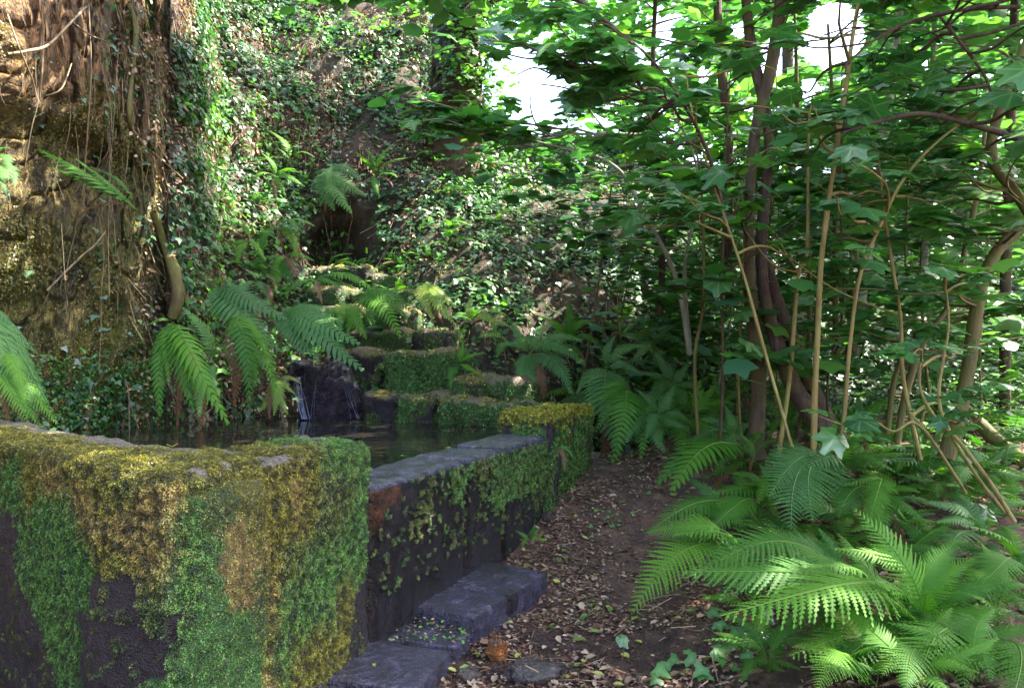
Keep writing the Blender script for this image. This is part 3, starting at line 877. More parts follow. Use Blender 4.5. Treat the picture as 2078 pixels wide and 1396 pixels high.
# terrace of stone steps behind the pool ------------------------------
terr = empty('stone_terrace', G(900, 860, 0.78), 'stepped terrace of mossy stone blocks rising behind the pool', 'terrace')
def pt_mix(seed, topc=4, g=0.0):
    def f(p):
        q = noise.noise(Vector(p) * 3.2 + Vector((seed, 0, 0))) + 0.5 * noise.noise(Vector(p) * 9)
        return 0 if q > 0.05 - g else (5 if q > -0.25 - g else 3)
    return f
TOPB = np.array((0.16, 0.12, 0.07))
PALT = [C_GREEN, np.array((0.19, 0.16, 0.03)), np.array((0.2, 0.12, 0.06)), WETP, TOPB, C_DKG]
def tier(x0, y0, x1, y1, h, Y0, Y1, depth, seed, moss, g=0.0, label=None):
    rs = random.Random(seed); a = W(x0, y0 + rs.uniform(-5, 5), Y0); b = W(x1, y1 + rs.uniform(-5, 5), Y1 + rs.uniform(-.08, .08))
    ztop = (a.z + b.z) / 2
    Mx, L = frame_mx(a, b, depth, ztop - h)
    mixf = pt_mix(seed, 4, g)
    def f(p):
        if p[2] > ztop - 0.035 + 0.05 * noise.noise(Vector(p) * 8): return 4 if noise.noise(Vector(p) * 6) > -0.1 else 1
        return mixf(p)
    return stone_block('stone_block', Mx, (L, depth, h), terr, f, 0.035, 0.09, 0.085, seed, moss=moss, pal=PALT, mleaf=0.018, label=label)
tier(728, 796, 800, 800, 0.6, 8.15, 7.9, 0.5, 1.3, 500, -0.6, 'dark wet stone at the left end of the pool edge')
tier(803, 800, 880, 805, 0.6, 7.88, 7.62, 0.5, 2.3, 3000, 0.0)
tier(882, 806, 1052, 822, 0.6, 7.60, 7.0, 0.5, 3.3, 9000, 0.5)
tier(905, 766, 975, 770, 0.4, 8.1, 7.85, 0.6, 4.3, 2500, 0.1)
tier(978, 772, 1050, 780, 0.4, 7.84, 7.6, 0.6, 5.3, 2500, 0.1)
tier(690, 715, 775, 716, 0.55, 8.85, 8.65, 0.6, 6.3, 3000, -0.1)
tier(776, 708, 925, 714, 0.62, 8.5, 8.15, 0.6, 7.3, 9000, 0.45)
tier(700, 668, 826, 670, 0.5, 9.2, 8.9, 0.6, 8.3, 2500, 0.0)
tier(829, 662, 908, 672, 0.4, 8.85, 8.65, 0.5, 9.3, 2500, -0.1, 'weathered block with a bare grey top')
tier(625, 622, 735, 625, 0.4, 9.6, 9.4, 0.6, 10.3, 2500, 0.0)
tier(738, 625, 835, 632, 0.4, 9.4, 9.2, 0.6, 11.3, 2500, 0.2)
tier(618, 580, 702, 584, 0.42, 10.1, 9.95, 0.6, 12.3, 2500, 0.2)
tier(704, 580, 832, 596, 0.42, 9.93, 9.7, 0.6, 13.3, 2500, 0.0)
tier(618, 540, 745, 546, 0.42, 10.6, 10.4, 0.6, 14.3, 2000, 0.0)
tier(748, 545, 850, 555, 0.42, 10.4, 10.2, 0.6, 15.3, 2000, 0.2)

# slabs at the foot of the wall ----------------------------------------
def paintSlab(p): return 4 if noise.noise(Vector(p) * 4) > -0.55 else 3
PALS = [C_GREEN, C_OLIVE, RUST, np.array((0.022, 0.013, 0.018)), np.array((0.07, 0.062, 0.11)), C_DKG]  # the blue-violet has a sky reflection painted into the slab colour
def slab(pts_far, pts_near, z, th, seed, label, group='worn stone slabs along the foot of the basin'):
    """outer edge from far to near in pixels at height z; inner edge under the wall"""
    a = G(*pts_near, z); b = G(*pts_far, z)
    x = (b - a); x.z = 0; L = x.length; x.normalize()
    dist = max((a - PB).dot(-nb), (b - PB).dot(-nb)) + 0.02
    y = Vector((-x.y, x.x, 0))
    c = (a + b) / 2 + y * dist / 2
    Mx = Matrix((x, y, Vector((0, 0, 1)))).transposed().to_4x4(); Mx.translation = (c.x, c.y, z - th)
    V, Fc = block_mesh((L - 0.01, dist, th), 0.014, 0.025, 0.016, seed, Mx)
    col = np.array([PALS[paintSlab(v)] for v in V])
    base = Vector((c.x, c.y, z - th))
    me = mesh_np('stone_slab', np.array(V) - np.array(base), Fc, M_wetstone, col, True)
    o = link('stone_slab', me, loc=base)
    tag(o, label, 'stone slab', group)
    return o
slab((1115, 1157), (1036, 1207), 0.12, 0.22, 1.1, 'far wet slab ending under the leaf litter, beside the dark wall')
slab((1034, 1208), (962, 1252), 0.12, 0.22, 2.1, 'middle wet slab with a painted blue sheen, one step above the nearest slabs')
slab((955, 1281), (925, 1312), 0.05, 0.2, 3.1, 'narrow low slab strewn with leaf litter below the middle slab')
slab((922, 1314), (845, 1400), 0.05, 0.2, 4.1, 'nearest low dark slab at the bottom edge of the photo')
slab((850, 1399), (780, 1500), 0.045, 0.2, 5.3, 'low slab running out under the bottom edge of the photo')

# pool -------------------------------------------------------------------
WZ = 0.775
me = mesh_np('water', [(-7, 3.2, WZ), (-1.9, 2.7, WZ), (1.6, 8.9, WZ), (-2, 12, WZ), (-7, 9, WZ)], [(0, 1, 2, 3, 4)], M_water)
# keep the sheet inside the walls
inn0 = CORNER + na * 0.3 + nb * 0.3
pts = [inn0, PB + ub * 0.6 + nb * 0.3, PB + ub * 4.6 + nb * 0.3, Vector((-1.6, 9.6, 0)), Vector((-4.5, 9.2, 0)), Vector((-5.6, 6.4, 0))]
bpy.data.meshes.remove(me)
me = mesh_np('water', [(p.x, p.y, WZ) for p in pts], [tuple(range(6))], M_water)
o = link('water', me); tag(o, kind='structure')

# waterfall rock ----------------------------------------------------------
def boulder(name, c, rad, mat, colr, seed, sub=24, amp=0.25, parent=None):
    V, Fc = [], []
    nu, nv = sub * 2, sub
    for j in range(nv + 1):
        ph = math.pi * j / nv
        for i in range(nu):
            th = 2 * math.pi * i / nu
            d = Vector((math.sin(ph) * math.cos(th), math.sin(ph) * math.sin(th), math.cos(ph)))
            k = 1 + amp * (noise.noise(d * 1.7 + Vector((seed, 0, 0))) + 0.5 * noise.noise(d * 4 + Vector((seed, 0, 0))) + 0.3 * noise.noise(d * 10 + Vector((seed, 0, 0))))
            V.append((d.x * rad[0] * k, d.y * rad[1] * k, d.z * rad[2] * k))
    for j in range(nv):
        for i in range(nu):
            Fc.append((j * nu + i, j * nu + (i + 1) % nu, (j + 1) * nu + (i + 1) % nu, (j + 1) * nu + i)[::-1])
    me = mesh_np(name, V, Fc, mat, np.tile(np.array(colr), (len(V), 1)), True)
    return link(name, me, parent, loc=c)
b = boulder('waterfall_rock', W(668, 815, 8.25), (0.33, 0.28, 0.40), M_wetstone, (0.035, 0.022, 0.04), 3.3, 40, 0.4)
tag(b, 'wet black purple rock with water trickling over it into the pool', 'rock')
b2 = boulder('waterfall_rock', W(612, 757, 8.45), (0.16, 0.2, 0.16), M_wetstone, (0.035, 0.022, 0.04), 6.3, 24, 0.3)
tag(b2, 'smaller dark wet rock upper left of the trickling waterfall', 'rock')
fall = empty('waterfall', W(610, 850, 8.0), 'thin white trickle of water falling into the pool beside the dark rock', 'waterfall')
for k, (xa, ya, xb, yb, r0, r1, n) in enumerate([(603, 765, 618, 850, .012, .03, 5), (640, 770, 632, 850, .006, .009, 1), (700, 775, 725, 850, .005, .008, 2)]):
    for q in range(n * 2):
        dx = random.gauss(0, 8)
        path = [W(xa + dx * 0.4, ya, 8.02 + 0.12 * (1 - t) * (k == 0)) .lerp(W(xb + dx, yb, 7.98), t) + Vector((0.02 * math.sin(t * 3 + q), -0.06 * math.sin(t * 3.1), 0.10 * math.sin(t * math.pi) * 0.3)) for t in (0, .33, .66, 1)]
        MB().tube(path, [r0 * .1, r0 * .14, r0 * .17, r1 * .18], 4).obj('trickle', M_fall, fall)

# ------------------------------------------------------------------ scatter on the hillside, cliff and ground
def face_sample(V, Fn, n, wfun):
    V = np.asarray(V); Fn = np.asarray(Fn)
    A, B, C, D = V[Fn[:, 0]], V[Fn[:, 1]], V[Fn[:, 2]], V[Fn[:, 3]]
    nr = np.cross(C - A, D - B); ar = np.linalg.norm(nr, axis=1) / 2; nr = nr / (2 * ar[:, None] + 1e-12)
    cen = (A + C) / 2
    tocam = np.array(CAMP)[None] - cen
    dist = np.linalg.norm(tocam, axis=1)
    fl = np.einsum('ij,ij->i', nr, tocam) < 0
    nr[fl] *= -1
    w = ar * wfun(cen, nr, dist)
    pick = rng.choice(len(w), n, p=w / w.sum())
    r1, r2 = rng.random((n, 1)), rng.random((n, 1))
    pos = (A[pick] * (1 - r1) + B[pick] * r1) * (1 - r2) + (D[pick] * (1 - r1) + C[pick] * r1) * r2
    return pos, nr[pick]
def pxpy(cen):
    q = (cen - np.array(CAMP)) @ np.array(CM)
    return 1039 + F * q[:, 0] / -q[:, 2], 698 - F * q[:, 1] / -q[:, 2]
def nz(P, s, off=0.0):
    return np.array([noise.noise(Vector((p[0] * s + off, p[1] * s, p[2] * s))) for p in P])
def inview(cen, m=200):
    x, y = pxpy(cen)
    return ((x > -m) & (x < 2078 + m) & (y > -m) & (y < 1396 + m) & (cen[:, 1] > 0.5) & (cen[:, 1] < 25)).astype(float)

def ivy(name, V, Fn, n, wf, size, cols, mat, T=T_ivy, lift=0.05, updir=0.5, spread=0.4, anis=None, hang=True):
    pos, nr = face_sample(V, Fn, n, wf)
    pos = pos + nr * (rng.random((n, 1)) * lift)
    nn = nr + rng.normal(0, spread, (n, 3)) + np.array([[0, 0, updir]])
    nn /= np.linalg.norm(nn, axis=1, keepdims=True)
    y = np.array([[0, 0, -1.0 if hang else 0.0]]) + rng.normal(0, 0.6, (n, 3))
    y = y - nn * np.einsum('ij,ij->i', y, nn)[:, None]; y /= np.linalg.norm(y, axis=1, keepdims=True)
    x = np.cross(y, nn)
    fr = np.stack([x, y, nn], axis=2)
    cc = np.array(cols)[rng.integers(0, len(cols), n)] * (0.6 + 0.8 * rng.random((n, 1)))
    sc = size * (0.6 + 0.8 * rng.random(n))
    o = scatter(name, *T, pos, fr, sc, cc, mat)
    tag(o, kind='stuff')
    return o
IV = [(0.03, 0.095, 0.03), (0.025, 0.075, 0.025), (0.05, 0.14, 0.03), (0.04, 0.10, 0.05)]
def w_ivy(cen, nr, dist):
    x, y = pxpy(cen)
    m = nz(cen, 0.9, 4) + 0.5 * nz(cen, 2.6, 1)
    k = np.clip(m * 2.2 + 0.75, 0.05, 1.3)
    k *= np.where((x > 760) & (y > 200), 2.2, 1.0); k += .5 * ((x > 760) & (y > 250))
    k *= np.where((x > 615) & (x < 770) & (y > 415) & (y < 545), 0.0, 1.0)
    k *= np.where((y > 640) & (x < 1100), 0.35, 1.0)
    k *= np.where(x < 620, 2.0, 1.0); k *= np.where(y < 260, 1.6, 1.0)
    return k * inview(cen)
o = ivy('ivy', hV, hF, 80000, w_ivy, 0.066, IV, M_ivyA, lift=0.16)
tag(o, 'dark green ivy covering the steep bank behind the pool', 'ivy')
def w_dead(cen, nr, dist):
    x, y = pxpy(cen)
    m = nz(cen, 1.1, 14) + 0.5 * nz(cen, 3, 1)
    k = np.clip(m * 2 + 0.6, 0.05, 1.2) * np.where(x < 900, 1.6, 0.35)
    k *= np.where((x > 615) & (x < 770) & (y > 415) & (y < 545), 0.0, 1.0)
    return k * inview(cen)
DEAD = [(0.22, 0.13, 0.08), (0.3, 0.19, 0.13), (0.14, 0.075, 0.04), (0.35, 0.26, 0.18), (0.2, 0.1, 0.05)]
o = ivy('dry_leaves', hV, hF, 17000, w_dead, 0.06, DEAD, M_deadA, T_dead, lift=0.12, spread=0.7)
tag(o, 'dry brown leaves caught all over the bank', 'dead leaves')
GRN = [(0.06, 0.17, 0.03), (0.09, 0.24, 0.03), (0.05, 0.13, 0.04)]
o = ivy('bank_foliage', hV, hF, 11000, lambda c, n, d: np.clip(nz(c, 0.7, 30) * 3 + 0.2, 0, 1) * inview(c), 0.10, GRN, M_leafA, T_simple, lift=0.25, spread=0.6)
tag(o, 'small fresh green leaves growing among the ivy on the bank', 'foliage')
# cliff: ivy thickens to the right, tiny leaves near the water
def w_cl(cen, nr, dist):
    x, y = pxpy(cen)
    k = np.clip((x - 150) / 180, 0.04, 1.0) ** 1.5
    k *= np.clip(nz(cen, 1.3, 4) * 2.5 + 0.5, 0.03, 1)
    k += 1.0 * ((y > 700) & (x > 20) & (x < 420)) * np.clip((y - 690) / 100, 0, 1)
    return k * inview(cen)
o = ivy('ivy', cV, cF, 9000, w_cl, 0.05, IV + [(0.10, 0.15, 0.12)], M_ivyA, lift=0.1)
tag(o, 'sparse ivy on the rock face left of the pool', 'ivy')
def w_cd(cen, nr, dist):
    x, y = pxpy(cen)
    return np.clip((x - 180) / 150, 0.02, 1.0) * np.clip(nz(cen, 1.5, 40) * 2.5 + 0.5, 0.03, 1) * inview(cen)
o = ivy('dry_leaves', cV, cF, 6000, w_cd, 0.05, DEAD, M_deadA, T_dead, lift=0.1, spread=0.7)
tag(o, 'dry brown leaves stuck in the roots on the rock face', 'dead leaves')
o = ivy('moss', cV, cF, 60000, lambda c, n, d: np.clip(nz(c, 1.2, 70) * 3 + 0.3, 0.05, 1) * inview(c) * (c[:, 2] < 4.2), 0.018,
        [(0.08, 0.09, 0.012), (0.12, 0.105, 0.015), (0.055, 0.08, 0.012), (0.16, 0.115, 0.03)], M_mossA, T_moss, lift=0.02)
tag(o, 'olive moss over the rock face', 'moss')
o = ivy('water_plants', cV, cF, 9000, lambda c, n, d: ((c[:, 2] > 0.75) & (c[:, 2] < 1.45)).astype(float) * inview(c), 0.03,
        [(0.05, 0.15, 0.03), (0.08, 0.2, 0.03), (0.04, 0.1, 0.04)], M_leafA, T_simple, lift=0.12, spread=0.7)
tag(o, 'tiny leaved green plants along the waterline under the cliff', 'plants')

# ground litter
def w_gr(cen, nr, dist):
    x, y = pxpy(cen)
    d = (cen[:, 0] - PB.x) * 0.915 - (cen[:, 1] - PB.y) * 0.404
    k = (d > 0.02) * inview(cen) / np.maximum(dist, 2.5) ** 1.2
    return k * np.clip(nz(cen, 1.8, 2) * 2.6 + 1.5 * nz(cen, 5, 9) + 0.8, 0.08, 2.2) * (cen[:, 1] < 10)
LIT = [(0.17, 0.085, 0.05), (0.3, 0.21, 0.14), (0.12, 0.06, 0.032), (0.20, 0.12, 0.07), (0.07, 0.035, 0.02), (0.34, 0.24, 0.15), (0.05, 0.026, 0.018), (0.14, 0.06, 0.03), (0.22, 0.15, 0.12), (0.05, 0.03, 0.02)]
o = ivy('leaf_litter', gV, gF, 34000, w_gr, 0.026, LIT, M_deadA, T_dead, lift=0.012, updir=1.0, spread=0.45, hang=False)
tag(o, 'brown leaf litter covering the path beside the basin', 'leaf litter')
o = ivy('leaf_litter', gV, gF, 2800, w_gr, 0.052, LIT[:6] + [(0.26, 0.27, 0.06), (0.10, 0.16, 0.03)], M_deadA, T_dead, lift=0.015, updir=1.3, spread=0.4, hang=False)
tag(o, 'larger curled dead leaves strewn over the path', 'leaf litter')
def twigs(name, V, Fn, n, wf, ln, rad, label, cols, drop=0.0):
    pos, nr = face_sample(V, Fn, n, wf)
    T = ([(1, 0, 0), (-.5, 0, .87), (-.5, 0, -.87), (.9, 1, .3), (-.5, 1, 1.1), (-.5, 1, -.6)], [(0, 1, 4), (0, 4, 3), (1, 2, 5), (1, 5, 4), (2, 0, 3), (2, 3, 5)])
    nn = nr + rng.normal(0, 0.3, (n, 3)); nn /= np.linalg.norm(nn, axis=1, keepdims=True)
    y = rng.normal(0, 1, (n, 3)) * (1 - drop) + np.array([[0, 0, -1.0]]) * drop * 3
    y = y - nr * np.einsum('ij,ij->i', y, nr)[:, None] * 0.9; y /= np.linalg.norm(y, axis=1, keepdims=True)
    x = np.cross(y, nn); x /= np.linalg.norm(x, axis=1, keepdims=True); z = np.cross(x, y)
    fr = np.stack([x, y, z], axis=2)
    L = ln * (0.4 + 1.2 * rng.random(n))
    an = np.stack([np.full(n, rad) * (0.6 + rng.random(n)), L, np.full(n, rad)], axis=1)
    cc = np.array(cols)[rng.integers(0, len(cols), n)] * (0.6 + 0.8 * rng.random((n, 1)))
    o = scatter(name, *T, pos + nr * rad, fr, np.ones(n), cc, M_deadA, anis=an)
    tag(o, label, 'twigs', kind='stuff'); return o
twigs('twigs', gV, gF, 4200, w_gr, 0.10, 0.0026, 'thin dry twigs and fern stalks lying in the leaf litter', [(0.2, 0.13, 0.08), (0.32, 0.22, 0.14), (0.1, 0.05, 0.03)])
twigs('twigs', hV, hF, 4500, w_dead, 0.4, 0.0042, 'thin dead stems hanging over the bank', [(0.25, 0.17, 0.11), (0.35, 0.25, 0.18), (0.12, 0.07, 0.04)], 0.6)
twigs('twigs', cV, cF, 2200, w_cd, 0.35, 0.0036, 'fine roots creeping down the rock face', [(0.25, 0.16, 0.07), (0.33, 0.25, 0.12)], 0.8)

# ------------------------------------------------------------------ hanging roots and vines on the cliff
def strand(name, pts, r, mat, label, cat, group=None, sides=5):
    P = [W(*p) for p in pts]
    base = P[0]
    e = MB().tube(P, r, sides, wob=0.3, seed=random.random() * 9)
    o = bpy.data.objects.new(name, None)
    me = bpy.data.meshes.new(name)
    me.from_pydata([tuple(Vector(v) - base) for v in e.V], [], e.F)
    me.polygons.foreach_set('use_smooth', [True] * len(me.polygons)); me.materials.append(mat)
    o = link(name, me, loc=base); tag(o, label, cat, group); return o
def cd(px, py, off=0.12):
    l, n = hit(px, py); return l.y - off
def S(lst, off=0.12): return [(x, y, cd(x, y, off)) for x, y in lst]
strand('hanging_root', S([(262, 10), (275, 60), (268, 150), (262, 230), (272, 290), (290, 330)]), [0.03, .035, .03, .028, .022, .012], M_mossbark, 'thick dark mossy root hanging at the right edge of the cliff', 'root')
strand('hanging_root', S([(180, 10), (185, 140), (178, 260), (172, 340), (170, 420)]), .007, M_twig, 'long thin straight root hanging down the middle of the cliff', 'root')
strand('hanging_root', S([(85, 10), (88, 90), (85, 150), (80, 200)]), .008, M_twig, 'short root hanging below the overhang at the left', 'root')
strand('hanging_root', S([(240, 100), (232, 220), (225, 330), (220, 470), (222, 600)]), .006, M_twig, 'thin root hanging beside the strand of pale ivy', 'root')
strand('hanging_root', S([(15, 110), (60, 103), (100, 90), (150, 40), (175, 15)], .25), .012, M_twig, 'pale root arching up across the overhang at top left', 'root')
strand('hanging_root', S([(140, 40), (180, 70), (215, 85), (235, 95)], .25), .008, M_twig, 'thin root slanting down to the right across the overhang', 'root')
strand('hanging_root', S([(95, 195), (125, 180), (145, 130)], .25), .007, M_twig, 'crooked little root under the overhang', 'root')
strand('hanging_root', S([(15, 30), (40, 100), (65, 160), (75, 200)], .25), .007, M_twig, 'root slanting down from the top left corner', 'root')
strand('hanging_root', S([(310, 430), (335, 500), (352, 545), (362, 600), (350, 645)], .18), [.045, .06, .075, .07, .06], M_mossbark, 'stout moss covered root bulging beside the ferns over the pool', 'root')
strand('hanging_root', S([(95, 590), (125, 560), (165, 520), (190, 500), (215, 470)], .15), .010, M_twig, 'pale root slanting across the lower cliff', 'root')
strand('hanging_root', S([(265, 905), (262, 850), (262, 800), (255, 770)], .3), .006, M_twig, 'thin stem standing out of the pool', 'root')
def hanging(name, V, Fn, n, wf, lab, ln, mat):
    pos, nr = face_sample(V, Fn, n, wf); m = MB(); r = random.Random(3)
    for p, q in zip(pos, nr):
        p = Vector(p) + Vector(q) * .05; L = ln * r.uniform(.3, 1.3); d = Vector((r.uniform(-.25, .25), r.uniform(-.15, .05), -1)); pts = [p]
        for k in range(5):
            p = p + d * (L / 5) + Vector((r.uniform(-.03, .03), -.012, 0)); pts.append(p); d.x += r.uniform(-.2, .2)
        m.tube(pts, [r.uniform(.002, .005)] * 5 + [.001], 3)
    o = m.obj(name, mat); tag(o, lab, 'roots', kind='stuff')
hanging('hanging_roots', cV, cF, 170, lambda c, n, d: inview(c) * (c[:, 2] > 1.6), 'tangle of thin roots hanging down the rock face', 1.1, M_twig)
hanging('hanging_vines', hV, hF, 200, lambda c, n, d: inview(c) * (pxpy(c)[0] < 1300) * (c[:, 2] > 2), 'thin dead vines hanging down the bank', .9, M_twig)
# the ivy strand: leaves are things one can count on it
iv = empty('ivy_strand', W(200, 430, cd(200, 430)), 'strand of pale blue green ivy leaves hanging down the cliff', 'ivy')
ivy_me = mesh_np('ivy_leaf', T_ivy[0], T_ivy[1], leaf_mat_obj('pale_ivy_surface', (0.09, 0.16, 0.12), (0.12, 0.2, 0.16), (0.07, 0.14, 0.07), rough=0.3, transl=0.2), np.zeros((9, 3)))
def place_leaf(me, parent, p, nrm, ydir, s, name='leaf'):
    n = Vector(nrm).normalized(); y = Vector(ydir); y = (y - n * y.dot(n)).normalized(); x = y.cross(n)
    Mx = Matrix((x, y, n)).transposed().to_4x4() @ Matrix.Diagonal((s, s, s, 1))
    Mx.translation = Vector(p) - parent.location
    o = bpy.data.objects.new(name, me); COL.objects.link(o); o.parent = parent; o.matrix_local = Mx
    return o
for x, y in [(205, 500), (190, 510), (215, 530), (200, 545), (222, 560), (205, 580), (218, 600), (200, 640), (180, 650), (215, 660), (195, 690), (210, 720), (170, 730), (200, 735), (222, 745), (235, 200), (200, 165), (215, 160), (240, 80), (245, 60), (225, 35), (205, 200), (215, 290), (235, 250), (230, 120), (250, 110), (180, 205), (130, 215), (85, 240), (90, 255), (60, 540), (70, 550), (50, 640), (45, 670), (60, 690), (285, 300), (295, 310), (270, 340), (310, 330)]:
    l, n = hit(x + random.uniform(-6, 6), y + random.uniform(-6, 6))
    place_leaf(ivy_me, iv, l + Vector((0, -0.08, 0)), Vector((random.uniform(-.5, .6), -0.7, 0.9)), Vector((random.uniform(-.7, .7), 0, -1)), random.uniform(.06, .1))
MB().tube([W(x, y, cd(x, y, .1)) for x, y in ((200, 430), (210, 520), (205, 600), (205, 680), (200, 750))], .004, 4).obj('stem', M_twig, iv)

SPOTS = [(hit(x, y)[0], r) for x, y, r in ((470, 375, .75), (430, 365, .6), (525, 130, .75), (560, 110, .5), (545, 300, .4), (770, 310, .4), (1000, 335, .35), (600, 360, .35), (1080, 660, .22), (960, 640, .25), (1400, 400, .25), (855, 660, .15), (640, 575, .2), (430, 400, .4))]
GAPS = [(W(1100, 190, 14), .52), (W(1690, 70, 14), .68), (W(1575, 120, 14), .38), (W(1350, 60, 14), .3), (W(1060, 120, 14), .3), (W(1430, 150, 14), .2), (W(1870, 130, 14), .2), (W(1290, 110, 14), .22), (W(1640, 180, 14), .25), (W(1500, 60, 14), .2)]
def open_air(p):
    """False where a hole is cut in the canopy: to let sun patches onto the bank, and where the sky shows"""
    for c, r in SPOTS:
        v = Vector(p) - c; t = v.dot(SDIR)
        if t > .8 and (v - SDIR * t).length < r + .02 * t: return False
    v = Vector(p) - CAMP
    for c, r in GAPS:
        d = (c - CAMP); L = d.length; d.normalize(); t = v.dot(d)
        if t > 4.0 and (v - d * t).length < r * t / L * .95: return False
    return True
# ------------------------------------------------------------------ ferns
fern_count = 0
def fern(label, base, tips, key='g', dY=0.0, roll=0.4, arch=None, wid=1.0, group=None, extra=None, name='fern'):
    """base pixel on the terrain (or explicit depth), tips: (px, py[, depth offset towards camera])"""
    if len(base) == 3:
        b = W(*base)
        hb, n = hit(base[0], base[1])
        if hb.y < b.y: b = hb + Vector((0, -0.03, 0))
    else:
        b, n = hit(*base); b = b + Vector((0, -0.03, 0))
    f = empty(name, b, label, 'fern', group)
    for t in tips:
        dy = t[2] if len(t) > 2 else 0.12
        tip = W(t[0], t[1], b.y - dy - dY)
        a = arch if arch is not None else random.choice((1, 1, 2, 3))
        place_frond(f, b, tip, a, roll, key, wid * random.uniform(.9, 1.1))
    for k in range(random.choice((1, 2, 2))):        # old brown fronds sagging under the green ones
        t = random.choice(tips); x = base[0] + (t[0] - base[0]) * random.uniform(.3, .7) + random.uniform(-30, 30); y = max(t[1], base[1]) + random.uniform(-10, 40)
        if math.hypot(x - base[0], y - base[1]) > 30: place_frond(f, b, W(x, y, b.y - dY - random.uniform(-.1, .3)), random.choice((1, 2, 3)), roll * .6, 'd', wid * random.uniform(.5, .8))
    for k in range(extra if extra is not None else len(tips) // 2 + 1):
        i = random.randrange(len(tips)); j = random.randrange(len(tips)); q = random.uniform(.25, .75); t, u = tips[i], tips[j]
        L = random.uniform(.6, .95)
        x = base[0] + (t[0] * q + u[0] * (1 - q) + random.uniform(-25, 25) - base[0]) * L; y = base[1] + (t[1] * q + u[1] * (1 - q) + random.uniform(-20, 20) - base[1]) * L
        if math.hypot(x - base[0], y - base[1]) < 35: continue
        place_frond(f, b, W(x, y, b.y - dY - random.uniform(-.15, .45)), random.choice((0, 1, 2, 3)), roll * random.uniform(.2, 1.1), key, wid * random.uniform(.8, 1.1))
    return f
# left edge and cliff
fern('fern fronds drooping over the basin at the far left edge', (-60, 620, 4.9), [(60, 760), (95, 800, .2), (118, 862, .2), (80, 840, .4), (40, 830, .5), (75, 720, .1)], 'b', arch=1, wid=.45)
fern('fern of bright hanging green fronds low at the left edge', (-30, 740, 4.7), [(118, 862, .1), (85, 870, .3), (60, 860, .4), (40, 800, .2)], 'g', arch=1, wid=.6)
fern('small fern poking in at the left edge beside the rock', (-20, 330, 5.2), [(30, 380), (20, 400), (28, 330), (22, 300)], 'b')
fern('thin fern frond slanting across the rock face', (275, 425, 6.6), [(150, 320, .1), (40, 285, .2)], 'g', arch=0, wid=.45)
fern('large fern with long fronds hanging down to the water by the mossy root', (350, 655, 7.0), [(300, 660, .3), (325, 850, .5), (400, 800, .4), (468, 868, .8), (395, 840, .6), (310, 750, .3), (345, 780, .5)], 'g', roll=1.2, arch=1, wid=.6)
fern('fern with upright pale frond behind the hanging ones', (430, 745, 7.2), [(368, 622, .2), (405, 850, .6), (445, 700, .2), (440, 800, .5)], 'b', roll=1.0, arch=1, wid=.8)
fern('fern hanging low over the pool left of the waterfall', (455, 650, 7.6), [(540, 720, .3), (520, 790, .4), (505, 835, .5), (560, 800, .3)], 'g', roll=1.0, wid=.8)
fern('narrow yellowing fern at the waterline left of the waterfall', (560, 770, 7.8), [(585, 842, .2), (525, 838, .2), (555, 845, .3), (600, 800, .1)], 'y', roll=1.0, wid=.9)
fern('big blue green fern arching to the right above the pool', (435, 585, 8.0), [(572, 715, .4), (500, 690, .4), (585, 650, .3), (460, 640, .3)], 'b', roll=1.4, arch=1, wid=1.1)
fern('wide blue green fern hanging over the waterfall', (575, 640, 8.0), [(742, 755, .5), (735, 700, .4), (650, 735, .5), (620, 725, .5), (680, 625, .2), (700, 655, .3)], 'b', roll=1.1, arch=1, wid=1.0)
fern('bright fern in the middle of the stone steps', (712, 615, 8.7), [(830, 650, .3), (745, 690, .4), (815, 690, .4), (690, 680, .3), (840, 635, .2), (650, 640, .2), (760, 660, .4)], 'g', roll=1.1, wid=1.1)
fern('fern arching over the upper stone steps', (640, 570, 9.2), [(765, 600, .2), (700, 590, .2), (570, 600, .2), (725, 575, .1)], 'g')
fern('slender fern curling up in front of the dark recess', (668, 560, 9.8), [(715, 515, .1), (690, 525, .1), (735, 545, .1)], 'g', arch=2)
fern('drooping yellow brown fern right of the stone steps', (850, 575, 9.0), [(925, 660, .3), (905, 640, .2), (930, 625, .2), (880, 650, .3)], 'y', roll=.9)
fern('green fern rooted above the weathered block', (820, 590, 9.2), [(775, 610, .2), (790, 580, .1), (860, 600, .2), (800, 560, 0)], 'g')
fern('blue green fern in the dark on the bank above the steps', (655, 350, 11.2), [(745, 400, .3), (715, 435, .4), (650, 420, .3), (700, 345, .1), (680, 430, .4), (735, 370, .2)], 'b', roll=1.2, wid=1.2)
fern('sunlit feathery fern above the dark recess', (760, 360, 11.4), [(800, 290, 0), (740, 300, 0), (830, 320, 0), (770, 400, .3), (810, 350, .1)], 'g', arch=1)
fern('bright green fern beside the recess at the top of the bank', (590, 330, 11.2), [(545, 265, 0), (615, 290, 0), (560, 300, .1), (640, 320, .1), (520, 330, .2)], 'g')
fern('sunlit light green fern on the left bank beside the recess', (560, 360, 10.9), [(500, 330, .1), (530, 310, .1), (610, 350, .1), (580, 400, .2), (620, 380, .2), (500, 380, .2)], 'g')
fern('fern half way down the bank left of the steps', (505, 490, 10.0), [(460, 500, .2), (480, 450, 0), (550, 470, .1), (540, 530, .3), (480, 540, .3)], 'g')
fern('pair of fronds hanging left of the dark recess', (580, 520, 10.2), [(560, 600, .3), (600, 590, .3), (640, 530, .2), (545, 560, .2)], 'g', roll=.9)
fern('fern with curled fronds just below the recess', (560, 460, 10.4), [(610, 480, .2), (600, 520, .3), (530, 520, .3), (640, 460, .1)], 'g')
fern('small fern drooping from the pale mossy bank', (520, 570, 9.2), [(490, 600, .2), (505, 560, .1), (550, 610, .2), (560, 570, .1), (490, 545, 0)], 'b')
